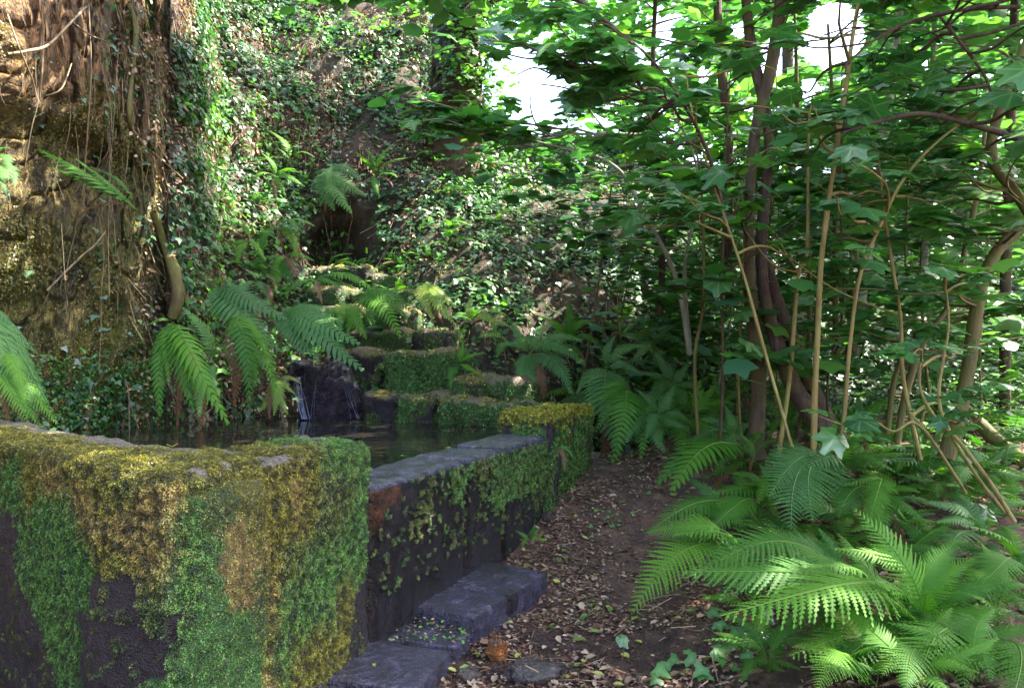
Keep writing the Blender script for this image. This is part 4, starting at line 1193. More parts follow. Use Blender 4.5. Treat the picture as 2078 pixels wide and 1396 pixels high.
fern('tuft of green fern on the right side of the steps', (930, 740, 8.0), [(915, 790, .2), (960, 700, 0), (985, 715, .1), (975, 760, .1), (940, 690, 0), (920, 720, .1)], 'g', roll=.7)
fern('yellow tipped fern right of the weathered block', (955, 650, 8.9), [(1030, 640, .2), (1010, 680, .3), (960, 600, 0), (985, 625, .1), (1040, 665, .2)], 'y')
fern('large fern fanning out over the ivy bank', (1075, 720, 8.2), [(1090, 800, .4), (1160, 800, .5), (1190, 745, .3), (1040, 650, 0), (1130, 655, 0), (1010, 700, .1), (1180, 690, .2), (1060, 790, .4)], 'b', roll=1.0, wid=1.1)
fern('fern standing in the corner behind the tall end block', (1230, 750, 7.9), [(1290, 820, .4), (1205, 850, .6), (1260, 930, .9), (1300, 760, .3), (1170, 800, .3), (1250, 680, 0), (1310, 700, .1)], 'b', roll=1.0)
fern('drooping fern right beside the tall end block', (1270, 790, 7.4), [(1205, 880, .4), (1240, 945, .6), (1300, 935, .5), (1330, 870, .3), (1215, 790, .2), (1290, 900, .5)], 'g', roll=1.1)
fern('broad fern bed left of the two trunks', (1400, 850, 7.6), [(1310, 810, .2), (1330, 900, .5), (1390, 930, .7), (1480, 900, .5), (1495, 820, .2), (1420, 770, 0), (1350, 770, 0), (1450, 780, 0)], 'g', roll=.8, wid=1.2)
fern('second fern in the bed left of the two trunks', (1470, 840, 7.9), [(1390, 800, .2), (1400, 880, .5), (1450, 920, .6), (1510, 870, .3), (1520, 790, .1), (1450, 760, 0)], 'g', roll=.8, wid=1.2)
fern('shaded fern behind the bed left of the trunks', (1360, 790, 8.6), [(1290, 760, .2), (1300, 820, .4), (1370, 850, .5), (1430, 800, .3), (1400, 730, 0), (1330, 720, 0)], 'b', roll=.8, wid=1.2)
fern('low fern with fronds reaching towards the path', (1530, 930, 6.1), [(1330, 985, .6), (1360, 1000, .8), (1420, 930, .3), (1450, 960, .5), (1500, 880, 0), (1600, 890, .1)], 'g', roll=.5)
fern('bright lime fern arching in front of the leaning trunk', (1690, 960, 5.3), [(1800, 890, .2), (1640, 890, .1), (1760, 860, .1), (1820, 960, .3), (1700, 850, 0), (1620, 940, .3), (1850, 920, .2)], 'g', roll=.5)
fern('grey green fern under the shrub stems', (1880, 960, 5.6), [(1780, 900, .2), (1960, 920, .2), (1990, 980, .3), (1820, 980, .3), (1900, 880, 0), (1760, 940, .3)], 'b', roll=.6)
fern('broad fern head hanging towards the camera in the middle right', (1690, 950, 4.9), [(1605, 1075, .7), (1560, 1010, .5), (1650, 1060, .7), (1545, 970, .3), (1740, 1040, .6), (1600, 960, .3)], 'b', roll=1.4, wid=1.3)
fern('fern spreading right of the broad fern head', (1790, 1010, 4.6), [(1700, 1050, .4), (1710, 985, .2), (1870, 1000, .2), (1880, 1060, .4), (1800, 1100, .6), (1760, 1070, .5)], 'g', roll=.9)
fern('fern with one long frond reaching left over the leaf litter', (1800, 1260, 3.5), [(1375, 1160, .4), (1460, 1250, .8), (1600, 1100, .1), (1700, 1080, 0)], 'g', roll=.8, arch=3, wid=.7)
fern('small fern with a low frond lying towards the path', (1500, 1120, 4.4), [(1280, 1245, .5), (1400, 1110, .2), (1310, 1080, .1), (1430, 1190, .5), (1470, 1080, 0), (1590, 1110, .1)], 'g', roll=.9)
fern('sprawling fern on the mound', (1540, 1060, 4.9), [(1310, 1085, .4), (1400, 1050, .2), (1460, 1040, .1), (1560, 1020, 0), (1420, 1095, .5)], 'g', roll=.5)
fern('fern with a tall central stalk among the right hand ferns', (1850, 1300, 3.4), [(1730, 1030, 0), (1980, 1130, .1), (2050, 1260, .3), (1950, 1090, 0), (1760, 1180, .3), (2060, 1180, .2)], 'g', roll=.9, wid=.9)
fern('fern arching low in front of the sapling stems', (1790, 1290, 3.3), [(1590, 1265, .3), (1600, 1330, .5), (1680, 1360, .6), (1650, 1220, .1), (1760, 1380, .6), (1700, 1300, .5)], 'g', roll=1.0, wid=1.1)
fern('fern in the bottom right corner', (2000, 1330, 3.0), [(1880, 1290, .2), (2070, 1300, .1), (2080, 1380, .3), (1900, 1360, .4), (1960, 1400, .5), (1860, 1400, .5), (2050, 1430, .6)], 'g', roll=.9, wid=1.1)
fern('small fern at the bottom edge between the big ferns', (1890, 1350, 3.1), [(1810, 1310, .1), (1840, 1400, .4), (1930, 1310, 0), (1960, 1360, .2), (1790, 1370, .3)], 'g', roll=.9)
fern('dark fern behind the right hand ferns', (2000, 1100, 4.4), [(1900, 1060, .1), (2080, 1060, .1), (2060, 1160, .3), (1920, 1150, .4), (1980, 1020, 0)], 'b', roll=.7)
fern('fern with upright fronds at the foot of the ivy bank', (1150, 700, 8.8), [(1090, 640, 0), (1150, 610, 0), (1210, 650, 0), (1100, 720, .2), (1230, 710, .2), (1170, 740, .3)], 'g', roll=.8, wid=1.1)
fern('shaded fern at the back of the path by the low branches', (1330, 700, 8.9), [(1260, 680, .1), (1290, 650, 0), (1380, 660, 0), (1400, 710, .2), (1280, 740, .3), (1350, 760, .3)], 'b', roll=.8, wid=1.1)
fern('grey green fern lying over the start of the fern bed', (1330, 850, 7.2), [(1240, 850, .3), (1270, 900, .5), (1350, 920, .5), (1400, 870, .3), (1290, 790, 0), (1370, 780, 0)], 'b', roll=.9, wid=1.2)
fern('fern tucked against the left side of the brown trunk', (1490, 890, 6.5), [(1400, 900, .2), (1420, 850, 0), (1460, 940, .4), (1530, 940, .3), (1540, 860, 0), (1470, 820, 0)], 'b', roll=.8, wid=1.2)
fern('fern filling the space behind the leaning trunk', (1600, 860, 7.4), [(1540, 800, 0), (1590, 780, 0), (1650, 800, 0), (1670, 870, .2), (1560, 890, .3), (1620, 910, .3)], 'g', roll=.8, wid=1.2)
fern('fern low behind the yellowish pole', (1760, 870, 6.3), [(1690, 830, 0), (1740, 800, 0), (1810, 810, 0), (1850, 870, .2), (1720, 900, .3), (1790, 920, .3)], 'g', roll=.8, wid=1.2)
fern('fern under the crossing mossy stems', (1850, 850, 6.6), [(1790, 830, 0), (1830, 790, 0), (1900, 800, 0), (1930, 860, .2), (1870, 900, .3)], 'b', roll=.8, wid=1.2)
fern('fern near the right edge behind the yellow stems', (1990, 960, 5.2), [(1920, 930, 0), (1960, 900, 0), (2040, 910, 0), (2080, 970, .2), (1940, 1000, .3), (2010, 1020, .3)], 'b', roll=.8, wid=1.1)
fern('fern low on the mound beside the moss patch', (1560, 1000, 5.4), [(1440, 1000, .3), (1480, 960, 0), (1500, 1040, .4), (1580, 1050, .4), (1540, 940, 0), (1640, 980, .2)], 'g', roll=.7, wid=1.1)
fern('fern with fanned fronds in the middle of the right foreground', (1700, 1180, 4.0), [(1400, 1170, .5), (1460, 1220, .6), (1540, 1090, .1), (1660, 1070, 0), (1590, 1190, .5), (1800, 1130, .2)], 'g', roll=1.1, arch=1, wid=.9)
fern('fern with bright fronds low at the right edge', (2040, 1180, 3.8), [(1950, 1150, .2), (1990, 1100, 0), (2090, 1110, 0), (1960, 1220, .4), (2030, 1270, .5)], 'g', roll=.9, wid=1.1)
fern('fern nodding over the bottom edge at the right', (1740, 1370, 2.9), [(1640, 1340, .2), (1700, 1300, 0), (1790, 1300, 0), (1840, 1350, .2), (1660, 1400, .4)], 'g', roll=.9, wid=1.0)
fern('tiny fern rooted at the foot of the spillway wall', (1075, 1095, 5.0), [(1045, 1075, 0), (1095, 1070, 0), (1110, 1095, .1), (1060, 1110, .15), (1085, 1060, 0)], 'g', roll=.8)
fern('tiny fern growing from the joint beside the end block', (1130, 910, 5.55), [(1165, 930, .1), (1150, 905, 0), (1120, 895, 0)], 'g', roll=.9)

MARKS = [('the foot of the brown trunk', 1535, 925), ('the foot of the leaning trunk', 1690, 880), ('the foot of the tall yellowish sapling', 1650, 975), ('the tall end block', 1115, 870), ('the patch of green ivy', 1450, 1320), ('the pale lobed seedling', 1550, 1240),
 ('the foot of the curved mossy trunk', 1920, 930), ('the log at the right edge', 2010, 880), ('the bottom right corner', 2070, 1390), ('the dark recess', 690, 480), ('the waterfall rock', 668, 800), ('the weathered bare topped block', 868, 680), ('the stout mossy root', 355, 600),
 ('the broad hanging fern head', 1620, 1030), ('the shiny leaved seedling', 1960, 1050), ('the middle of the right edge', 2070, 1150), ('the bright gap', 1100, 200), ('the middle of the ivy bank', 1000, 480), ('the end of the path', 1300, 935), ('the top of the stone steps', 690, 545), ('the foot of the grey trunk', 1730, 720), ('the sunlit light green fern', 560, 350)]
used_labels = set()
def where(px, py, head):
    ms = sorted(MARKS, key=lambda m: math.hypot(px - m[1], py - m[2]))
    for m in ms[:6]:
        dx, dy = px - m[1], py - m[2]; d = math.hypot(dx, dy)
        rel = ('right of' if dx > 0 else 'left of') if abs(dx) > abs(dy) else ('below' if dy > 0 else 'above')
        for q in (('close ' if d < 60 else ('some way ' if d < 200 else 'far ')),):
            l = head + ' ' + q + rel + ' ' + m[0]
            if l not in used_labels:
                used_labels.add(l); return l
    return None
def small_ferns(n, xr, yr, label, group, ln, seed, key='g', mind=None, face=-.5):
    r = random.Random(seed); done = []
    tries = 0
    while len(done) < n and tries < 600:
        tries += 1
        px, py = r.uniform(*xr), r.uniform(*yr)
        l, nm = hit(px, py)
        if mind is not None and (l.x - PB.x) * 0.915 - (l.y - PB.y) * 0.404 < mind: continue
        if any((l - q).length < ln * .55 for q in done): continue
        done.append(l)
        a0 = r.uniform(0, 6.28); m = r.randint(5, 7); k_ = key if r.random() > .25 else r.choice(('g', 'b', 'y' if ln < .41 else 'b'))
        f = empty('fern', l, where(px, py, {'g': 'fresh green', 'b': 'grey green', 'y': 'yellowing'}[k_] + (' fern' if ln > .5 else ' small fern')) or label, 'fern', group)
        for i in range(m):
            a = a0 + i * 6.283 / m + r.uniform(-.3, .3); L = ln * r.uniform(.6, 1.15)
            d = Vector((math.cos(a), math.sin(a) + face * .6, 0)) + nm * .35
            tip = l + d.normalized() * L + Vector((0, 0, L * r.uniform(-.15, .35)))
            place_frond(f, l + Vector((0, 0, .01)), tip, r.choice((1, 1, 2, 3)), r.uniform(.1, .8), k_, r.uniform(.85, 1.1))
        for i in range(r.randint(0, 3)):
            a = r.uniform(0, 6.28); L = ln * r.uniform(.4, .8)
            place_frond(f, l + Vector((0, 0, .01)), l + Vector((math.cos(a) * L, math.sin(a) * L - .05, L * r.uniform(-.1, .1))), r.choice((1, 3)), .2, 'd', r.uniform(.5, .8))
small_ferns(26, (1380, 2080), (920, 1160), 'fern among the bracken on the upper part of the right hand mound', 'ferns on the upper mound', .42, 5, mind=1.3)
small_ferns(20, (1520, 2080), (1120, 1396), 'fern among the bracken at the lower right', 'ferns at the lower right', .30, 6, mind=1.5)
small_ferns(16, (1030, 1520), (640, 880), 'shaded fern in the bed between the pool corner and the trunks', 'ferns between the pool corner and the trunks', .7, 7, 'g')
small_ferns(12, (1560, 2080), (780, 900), 'fern in the shade behind the stems at the right', 'ferns behind the stems', .6, 8)
small_ferns(14, (1740, 2090), (860, 1010), 'fern under the crossing stems at the far right', 'ferns under the crossing stems', .55, 14)
small_ferns(12, (430, 640), (300, 620), 'small fern growing among the ivy on the left bank', 'small ferns on the left bank', .45, 9, 'g')
small_ferns(9, (640, 960), (540, 700), 'small fern growing in the cracks of the stone steps', 'small ferns on the steps', .4, 10, 'g')
small_ferns(6, (780, 1050), (300, 560), 'small fern growing on the upper bank above the steps', 'small ferns on the upper bank', .45, 12, 'g')
# ------------------------------------------------------------------ trees and saplings with big lobed leaves
def auto_limbs(trunk, n, ln, z0, seed, azc=None, azs=math.pi, rise=0.35):
    r = random.Random(seed); out = []
    # points along trunk
    P = [Vector(p) for p in trunk]
    for i in range(n):
        for _ in range(20):
            k = r.uniform(0, len(P) - 1.001); a = int(k); p = P[a].lerp(P[a + 1], k - a)
            if p.z > z0: break
        az = (azc if azc is not None else 0) + r.uniform(-azs, azs)
        L = ln * r.uniform(.55, 1.2)
        d = Vector((math.sin(az), math.cos(az), 0)); pts = [p]
        ph = r.uniform(-.5, .5)
        for j in range(1, 6):
            t = j / 5
            dd = Matrix.Rotation(ph * t, 3, 'Z') @ d
            pts.append(p + dd * L * t + Vector((0, 0, rise * L * (t - 0.55 * t * t) + r.uniform(-.04, .04))))
        out.append(pts)
    return out
def leaves_on(limbs, per, seed, size=0.13, spread=0.16, tmin=0.3):
    r = random.Random(seed); L = []
    for pts in limbs:
        for i in range(per):
            k = (tmin + (1 - tmin) * r.random()) * (len(pts) - 1.001); a = int(k)
            p = pts[a].lerp(pts[a + 1], k - a)
            d = (pts[a + 1] - pts[a]).normalized()
            yd = Vector((d.x + r.uniform(-1.2, 1.2), d.y + r.uniform(-1.2, 1.2), r.uniform(-.3, .1)))
            p = p + yd.normalized() * r.uniform(.03, spread) + Vector((0, 0, r.uniform(-.02, .08)))
            nrm = Vector((r.gauss(0, .2), r.gauss(0, .2) - 0.12, 1)) if r.random() < .85 else Vector((r.gauss(0, .4), r.gauss(-.6, .4), 1))
            if not open_air(p): continue
            L.append((p, nrm, yd, size * r.uniform(.5, 1.5)))
    return L
def tree(name, label, cat, stems, limbs_spec=None, mat=M_bark, leaves=120, size=0.12, seed=0, extra=(), crown=0, group=None, z0=1.6, azc=None, azs=math.pi, ln=1.0, nl=10, spread=.16, sides=10, rise=.35, leafcol=0):
    """stems: list of (points [(px,py,Y)], radii)"""
    base = W(*stems[0][0][0]); size *= 1.02
    e = empty(name, base, label, cat, group)
    paths = []
    for i, (pts, rad) in enumerate(stems):
        P = [W(*p) for p in pts]
        paths.append(P)
        MB().tube(P, rad, sides, wob=0.32, seed=seed + i).obj('trunk' if i == 0 or max(rad if isinstance(rad, list) else [rad]) > .03 else 'branch', mat, e)
    limbs = []
    for P in paths:
        limbs += auto_limbs(P, max(1, int(nl * 1.25) // len(paths)), ln * 1.15, z0, seed * 3 + 1, azc, azs, rise * .6)
    mats = mat
    for k, pts in enumerate(limbs):
        r0 = 0.007 + 0.007 * random.random()
        MB().tube(pts, [r0, r0 * .9, r0 * .75, r0 * .6, r0 * .45, r0 * .3], 5).obj('branch', mat, e)
    if leaves:
        per = max(1, leaves // max(1, len(limbs)))
        for p, n, y, s in leaves_on(limbs, per, seed + 5, size, spread):
            place_leaf(random.choice(FIGS), e, p, n, y, s)
    if crown:
        LL = leaves_on(limbs, int(crown * .6) // max(1, len(limbs)), seed + 9, size, spread * 1.8, .15)
        pos = np.array([p[0] for p in LL]); nn = np.array([p[1] for p in LL]); sc = np.array([p[3] for p in LL])
        fr = frames_from(nn, rng.random(len(LL)) * 6.28)
        cols = np.array([(0.04, 0.13, 0.035), (0.05, 0.16, 0.035), (0.035, 0.11, 0.05), (0.08, 0.2, 0.03)])
        cc = cols[rng.integers(0, 4, len(LL))] * (.7 + .6 * rng.random((len(LL), 1)))
        g = scatter('crown', *T_fig, pos, fr, sc, cc, M_leafA)
        g.parent = e; g.location = -base; tag(g, kind='stuff')
    return e

T1 = tree('tree', 'smooth brown trunk standing straight up from the fern bed, forked at the top', 'tree',
     [([(1535, 930, 6.3), (1533, 900, 6.3), (1540, 800, 6.3), (1535, 700, 6.3), (1522, 600, 6.3), (1520, 480, 6.3), (1524, 350, 6.3), (1535, 250, 6.3), (1560, 160, 6.3), (1578, 60, 6.3), (1588, -60, 6.3), (1600, -300, 6.4)],
       [.105, .075, .064, .06, .054, .048, .046, .044, .05, .054, .05, .045])], mat=M_bark, leaves=150, nl=16, z0=2.4, ln=1.3, seed=11, crown=500, sides=14)
T2 = tree('tree', 'dark furrowed trunk that leans out to the right low down, forking left at the top', 'tree',
     [([(1702, 905, 6.1), (1655, 850, 6.15), (1610, 780, 6.2), (1575, 690, 6.25), (1552, 600, 6.3), (1545, 500, 6.4), (1552, 400, 6.4), (1560, 300, 6.4), (1548, 200, 6.4), (1528, 120, 6.4), (1516, 20, 6.4), (1510, -80, 6.4), (1500, -300, 6.4)],
       [.13, .09, .068, .056, .05, .044, .042, .044, .05, .048, .044, .04, .03]),
      ([(1690, 890, 6.75), (1650, 800, 6.7), (1610, 700, 6.7), (1570, 600, 6.65), (1556, 520, 6.5)], [.1, .085, .075, .06, .03])], mat=M_barkd, leaves=90, nl=10, z0=2.6, ln=1.2, seed=23, crown=300, sides=16)
tree('sapling', 'tall straight yellowish sapling in front of the leaning trunk', 'sapling',
     [([(1650, 975, 4.9), (1652, 860, 4.9), (1658, 700, 4.9), (1666, 540, 4.9), (1680, 420, 4.9), (1698, 300, 4.9), (1716, 180, 4.9), (1730, 80, 4.9), (1748, -40, 4.9), (1760, -200, 5.0)],
       [.021, .019, .018, .019, .017, .016, .015, .014, .013, .01])], mat=M_pole, leaves=60, nl=7, z0=2.3, ln=.9, seed=31)
tree('sapling', 'slim sapling slanting to the left across the brown trunk', 'sapling',
     [([(1622, 955, 4.8), (1585, 830, 4.8), (1540, 670, 4.8), (1510, 560, 4.8), (1470, 440, 4.8), (1440, 350, 4.8), (1405, 230, 4.8), (1390, 130, 4.8)], [.011, .011, .011, .010, .008, .007, .005, .004])], mat=M_pole, leaves=50, nl=7, z0=2.0, ln=.8, seed=37)
tree('sapling', 'thin sapling slanting right between the yellowish poles', 'sapling',
     [([(1690, 975, 4.7), (1712, 850, 4.7), (1725, 700, 4.7), (1745, 560, 4.7), (1790, 450, 4.7), (1830, 370, 4.7), (1900, 290, 4.7), (2000, 220, 4.7), (2090, 180, 4.7)], [.013, .012, .012, .011, .010, .010, .009, .007, .005])], mat=M_pole, leaves=60, nl=8, z0=1.9, ln=.8, seed=41)
tree('tree', 'pale grey trunk standing farther back right of the yellowish pole', 'tree',
     [([(1730, 720, 7.8), (1745, 600, 7.8), (1765, 480, 7.8), (1785, 370, 7.8), (1795, 260, 7.8), (1812, 150, 7.8), (1830, 0, 7.8)], [.075, .068, .06, .055, .045, .04, .03])], mat=M_grey, leaves=140, nl=14, z0=1.8, ln=1.4, seed=43, crown=400)
tree('tree', 'moss covered trunk curving up to the right edge', 'tree',
     [([(1920, 930, 5.2), (1945, 850, 5.2), (1965, 750, 5.2), (1978, 650, 5.2), (1995, 570, 5.2), (2030, 500, 5.2), (2100, 440, 5.2), (2180, 330, 5.2)], [.06, .056, .048, .045, .045, .042, .038, .03])], mat=M_mossbark, leaves=110, nl=12, z0=1.7, ln=1.1, azc=-1.2, azs=1.6, seed=47, crown=200)
tree('tree', 'crooked trunk bending in and out of the upper right edge', 'tree',
     [([(2110, 470, 4.9), (2060, 390, 4.9), (2020, 340, 4.9), (2012, 290, 4.9), (2030, 220, 4.9), (2065, 130, 4.9), (2100, 40, 4.9)], [.035, .034, .032, .034, .032, .028, .025])], mat=M_mossbark, leaves=110, nl=12, z0=2, ln=1.1, azc=-1.3, azs=1.2, seed=53)
tree('shrub', 'clump of thin olive stems in the middle of the thicket', 'shrub',
     [([(1700, 760, 6.9), (1695, 600, 6.9), (1698, 470, 6.9), (1702, 340, 6.9), (1690, 200, 6.9), (1680, 50, 6.9)], [.034, .03, .028, .022, .018, .012]),
      ([(1640, 720, 7.2), (1643, 560, 7.2), (1635, 380, 7.2), (1620, 240, 7.2), (1615, 100, 7.2), (1612, 0, 7.2)], [.022, .022, .02, .02, .018, .014]),
      ([(1715, 760, 7.0), (1730, 600, 7.0), (1722, 450, 7.0), (1712, 300, 7.0)], [.02, .018, .016, .01])], mat=M_mossbark, leaves=150, nl=15, z0=1.7, ln=1.2, seed=59, crown=300)
tree('shrub', 'shrub with forking yellow stems low at the right', 'shrub',
     [([(2060, 1060, 4.2), (2010, 980, 4.3), (1950, 900, 4.4), (1900, 850, 4.5), (1868, 790, 4.5), (1870, 720, 4.5)], [.014, .014, .013, .012, .008, .005]),
      ([(2040, 1040, 4.3), (1985, 970, 4.4), (1930, 880, 4.5), (1905, 800, 4.5), (1925, 660, 4.6), (1915, 560, 4.6)], [.012, .012, .011, .010, .009, .005]),
      ([(1960, 1000, 4.4), (1890, 890, 4.4), (1845, 835, 4.5)], [.010, .009, .006])], mat=M_pole, leaves=70, nl=9, z0=1.0, ln=.6, seed=61, size=.10)
tree('shrub', 'mossy stems crossing each other behind the curved trunk', 'shrub',
     [([(1820, 900, 5.8), (1838, 800, 5.8), (1870, 700, 5.8), (1925, 620, 5.8), (1955, 520, 5.8), (1985, 380, 5.8), (2000, 250, 5.8)], [.03, .028, .026, .022, .02, .018, .012]),
      ([(1800, 880, 6.0), (1825, 740, 6.0), (1900, 680, 6.0), (1960, 640, 6.0)], [.022, .022, .02, .012])], mat=M_mossbark, leaves=140, nl=14, z0=1.5, ln=1.0, seed=67, crown=250)
tree('tree', 'slim dark trunk at the top left of the forked tree', 'tree',
     [([(1480, 620, 8.2), (1478, 450, 8.2), (1480, 300, 8.2), (1468, 180, 8.2), (1458, 60, 8.2), (1456, -60, 8.2)], [.045, .042, .042, .05, .05, .045])], mat=M_barkd, leaves=150, nl=16, z0=2.0, ln=1.6, seed=71, crown=500)
tree('shrub', 'leafy shrub reaching over the ivy bank with flat blue tinged leaves', 'shrub',
     [([(1400, 720, 7.6), (1370, 560, 7.5), (1300, 420, 7.3), (1250, 340, 7.2), (1150, 300, 7.1), (1040, 300, 7.1)], [.03, .024, .02, .016, .012, .006]),
      ([(1400, 700, 7.7), (1390, 540, 7.7), (1420, 380, 7.7), (1380, 250, 7.6), (1330, 170, 7.6)], [.022, .02, .016, .012, .007]),
      ([(1330, 275, 7.2), (1230, 272, 7.2), (1130, 275, 7.2), (1060, 285, 7.2)], [.018, .016, .012, .006])], mat=M_grey, leaves=290, nl=30, z0=1.9, ln=1.7, azc=-1.4, azs=1.4, seed=73, size=.115, rise=.2, crown=600)
tree('sapling', 'sapling hanging big green leaves over the bright gap', 'sapling',
     [([(1480, 480, 4.9), (1440, 320, 4.7), (1380, 200, 4.5), (1320, 120, 4.4), (1250, 60, 4.3), (1180, 0, 4.3)], [.012, .011, .010, .009, .007, .005]),
      ([(1400, 215, 4.5), (1330, 190, 4.5), (1270, 180, 4.5), (1200, 130, 4.5)], [.008, .007, .005, .003])], mat=M_barkd, leaves=170, nl=20, z0=2.4, ln=.8, azc=-1.4, azs=1.4, seed=79, size=.125, rise=.1)
tree('shrub', 'arching bare looking branches over the thicket at upper right', 'shrub',
     [([(2140, 310, 4.4), (2060, 280, 4.4), (1960, 250, 4.4), (1870, 232, 4.4), (1790, 245, 4.4), (1710, 270, 4.4)], [.022, .02, .018, .016, .012, .006]),
      ([(2070, 15, 4.3), (1960, 20, 4.3), (1850, 45, 4.3), (1770, 85, 4.3), (1710, 140, 4.3)], [.012, .012, .010, .008, .005]),
      ([(1900, 25, 4.4), (1960, 100, 4.4), (2000, 160, 4.4), (2020, 210, 4.4)], [.010, .010, .008, .005])], mat=M_barkd, leaves=170, nl=21, z0=2.4, ln=.7, seed=83, size=.13, rise=.1)
tree('tree', 'thin trunk in the dim thicket near the right edge', 'tree',
     [([(1860, 800, 8.8), (1870, 600, 8.8), (1885, 400, 8.8), (1890, 200, 8.8), (1900, 0, 8.8)], [.05, .045, .04, .035, .03])], mat=M_grey, leaves=100, nl=16, z0=1.6, ln=1.7, seed=89, crown=900)
tree('tree', 'slim trunk far back behind the leafy shrub', 'tree',
     [([(1340, 640, 9.2), (1345, 450, 9.2), (1335, 300, 9.2), (1325, 150, 9.2), (1330, 0, 9.2)], [.045, .04, .035, .03, .03])], mat=M_barkd, leaves=60, nl=14, z0=3.2, ln=1.6, seed=97, crown=600)
tree('tree', 'dark trunk deep in the thicket at the right edge', 'tree',
     [([(2040, 900, 8.0), (2040, 600, 8.0), (2050, 300, 8.0), (2060, 0, 8.0)], [.06, .055, .05, .04])], mat=M_barkd, leaves=80, nl=16, z0=1.2, ln=1.5, seed=101, crown=900)

MARKS = [('the forked brown trunk', 1525, 500), ('the tall yellowish sapling', 1672, 500), ('the pale grey trunk', 1762, 500), ('the curved mossy trunk', 2010, 540), ('the slim slanting sapling', 1490, 500), ('the clump of olive stems', 1700, 560), ('the ivy bank', 1200, 500), ('the thin sapling slanting right', 1770, 480), ('the slim dark trunk', 1478, 400), ('the crossing mossy stems', 1950, 520), ('the right edge', 2078, 400), ('the dark furrowed trunk', 1548, 480), ('the leafy shrub over the bank', 1300, 420)]
r_ = random.Random(77)
for k in range(20):
    px = r_.uniform(1150, 2080); Y = r_.uniform(5.2, 9.5) if px > 1400 else r_.uniform(8, 9.5)
    y0 = 760 + 900 / Y; lean = r_.uniform(-140, 140)
    pts = [(px + lean * t + r_.uniform(-12, 12), y0 - (y0 - r_.uniform(-20, 330)) * t, Y + r_.uniform(-.15, .15) * t) for t in (0, .2, .4, .6, .8, 1)]
    P = [W(*q) for q in pts]; r0 = r_.uniform(.007, .02)
    e = empty('sapling', P[0], 'thin stem rising through the tangle of the thicket at the right', 'sapling', 'thin stems in the thicket')
    m_ = r_.choice((M_pole, M_bark, M_grey, M_mossbark))
    tx = px + lean * .5
    e['label'] = where(tx, 500, {M_pole: 'thin yellowish', M_bark: 'thin brown', M_grey: 'thin grey', M_mossbark: 'thin mossy'}[m_] + (' upright' if abs(lean) < 45 else ' left leaning' if lean < 0 else ' right leaning') + ' stem') or e['label']
    MB().tube(P, [r0, r0 * .9, r0 * .8, r0 * .65, r0 * .5, r0 * .25], 6, wob=.2, seed=k).obj('stem', m_, e)
    for q in range(3):
        i = r_.choice((2, 3, 4)); a = r_.uniform(0, 6.28); L = r_.uniform(.4, 1.0); d = Vector((math.cos(a), math.sin(a) * .6, r_.uniform(.1, .8)))
        MB().tube([P[i], P[i] + d * L * .5, P[i] + d * L + Vector((0, 0, r_.uniform(-.1, .2)))], [r0 * .5, r0 * .35, r0 * .15], 4).obj('branch', m_, e)
# thicket between the trunks and the bank (cannot be counted)
def cloud(name, boxes, size, cols, label, cat, T=T_fig, parent=None, flat=0.3, mat=None):
    P = []; 
    for (x0, x1, y0, y1, Y0, Y1, n) in boxes:
        # clumpy spray of leaf tiers
        k = max(1, n // 9)
        for _ in range(k):
            c = W(random.uniform(x0, x1), random.uniform(y0, y1), random.uniform(Y0, Y1))
            if noise.noise(c * 0.9) < -0.28: continue
            for _ in range(9):
                P.append((c.x + random.gauss(0, .22), c.y + random.gauss(0, .22), c.z + random.gauss(0, .05)))
    P = [p for p in P if open_air(p)]
    P = np.array(P); n = len(P)
    nn = np.stack([rng.normal(0, flat, n), rng.normal(-.05, flat, n), np.ones(n)], axis=1)
    fr = frames_from(nn, rng.random(n) * 6.28)
    cc = np.array(cols)[rng.integers(0, len(cols), n)] * (.6 + .8 * rng.random((n, 1)))
    o = scatter(name, *T, P, fr, size * (.5 + .7 * rng.random(n)), cc, mat or M_leafA, parent)
    if parent is None: tag(o, label, cat, kind='stuff')
    return o
TC = [(0.045, 0.125, 0.04), (0.06, 0.16, 0.04), (0.04, 0.105, 0.05), (0.08, 0.2, 0.035)]
cloud('thicket', [(1300, 2150, 230, 720, 8.4, 11.0, 6000), (1450, 2150, 250, 800, 6.4, 8.4, 1300), (1250, 1500, 480, 760, 8.6, 10, 400)], 0.115, TC, 'dim thicket of flat leaves filling the space between the trunks', 'thicket')
cloud('thicket', [(1450, 2150, 640, 860, 6.8, 8.8, 2000), (1750, 2200, 760, 900, 5.8, 8.5, 1600)], 0.085, TC, 'low undergrowth behind the ferns at the right', 'undergrowth', T=T_simple)

def shade_crown(tree_obj, box, n, size, thr, seed, cols=TC):
    """extra crown added to a tree for its shade, largely out of view: clumps in tiers inside a world box, open where the noise is low"""
    x0, x1, y0, y1, z0, z1 = box; P = []; r = random.Random(seed)
    while len(P) < n:
        c = Vector((r.uniform(x0, x1), r.uniform(y0, y1), r.uniform(z0, z1)))
        if noise.noise(Vector((c.x * .55, c.y * .55, seed))) + .4 * noise.noise(c * 1.7) < thr: continue
        for _ in range(8): P.append((c.x + r.gauss(0, .25), c.y + r.gauss(0, .25), c.z + r.gauss(0, .08)))
    P = np.array([p for p in P if open_air(p)]); k = len(P)
    nn = np.stack([rng.normal(0, .35, k), rng.normal(0, .35, k), np.ones(k)], axis=1)
    cc = np.array(cols)[rng.integers(0, len(cols), k)] * (.6 + .8 * rng.random((k, 1)))
    g = scatter('crown', *T_fig, P, frames_from(nn, rng.random(k) * 6.28), size * (.6 + .7 * rng.random(k)), cc, M_leafA, tree_obj)
    g['kind'] = 'stuff'
shade_crown(T1, (-3.2, 1.8, 6.5, 10.5, 6.2, 7.6), 2100, .17, -.15, 3)  # leaf masses added overhead to keep the sun off cliff, wall and ferns
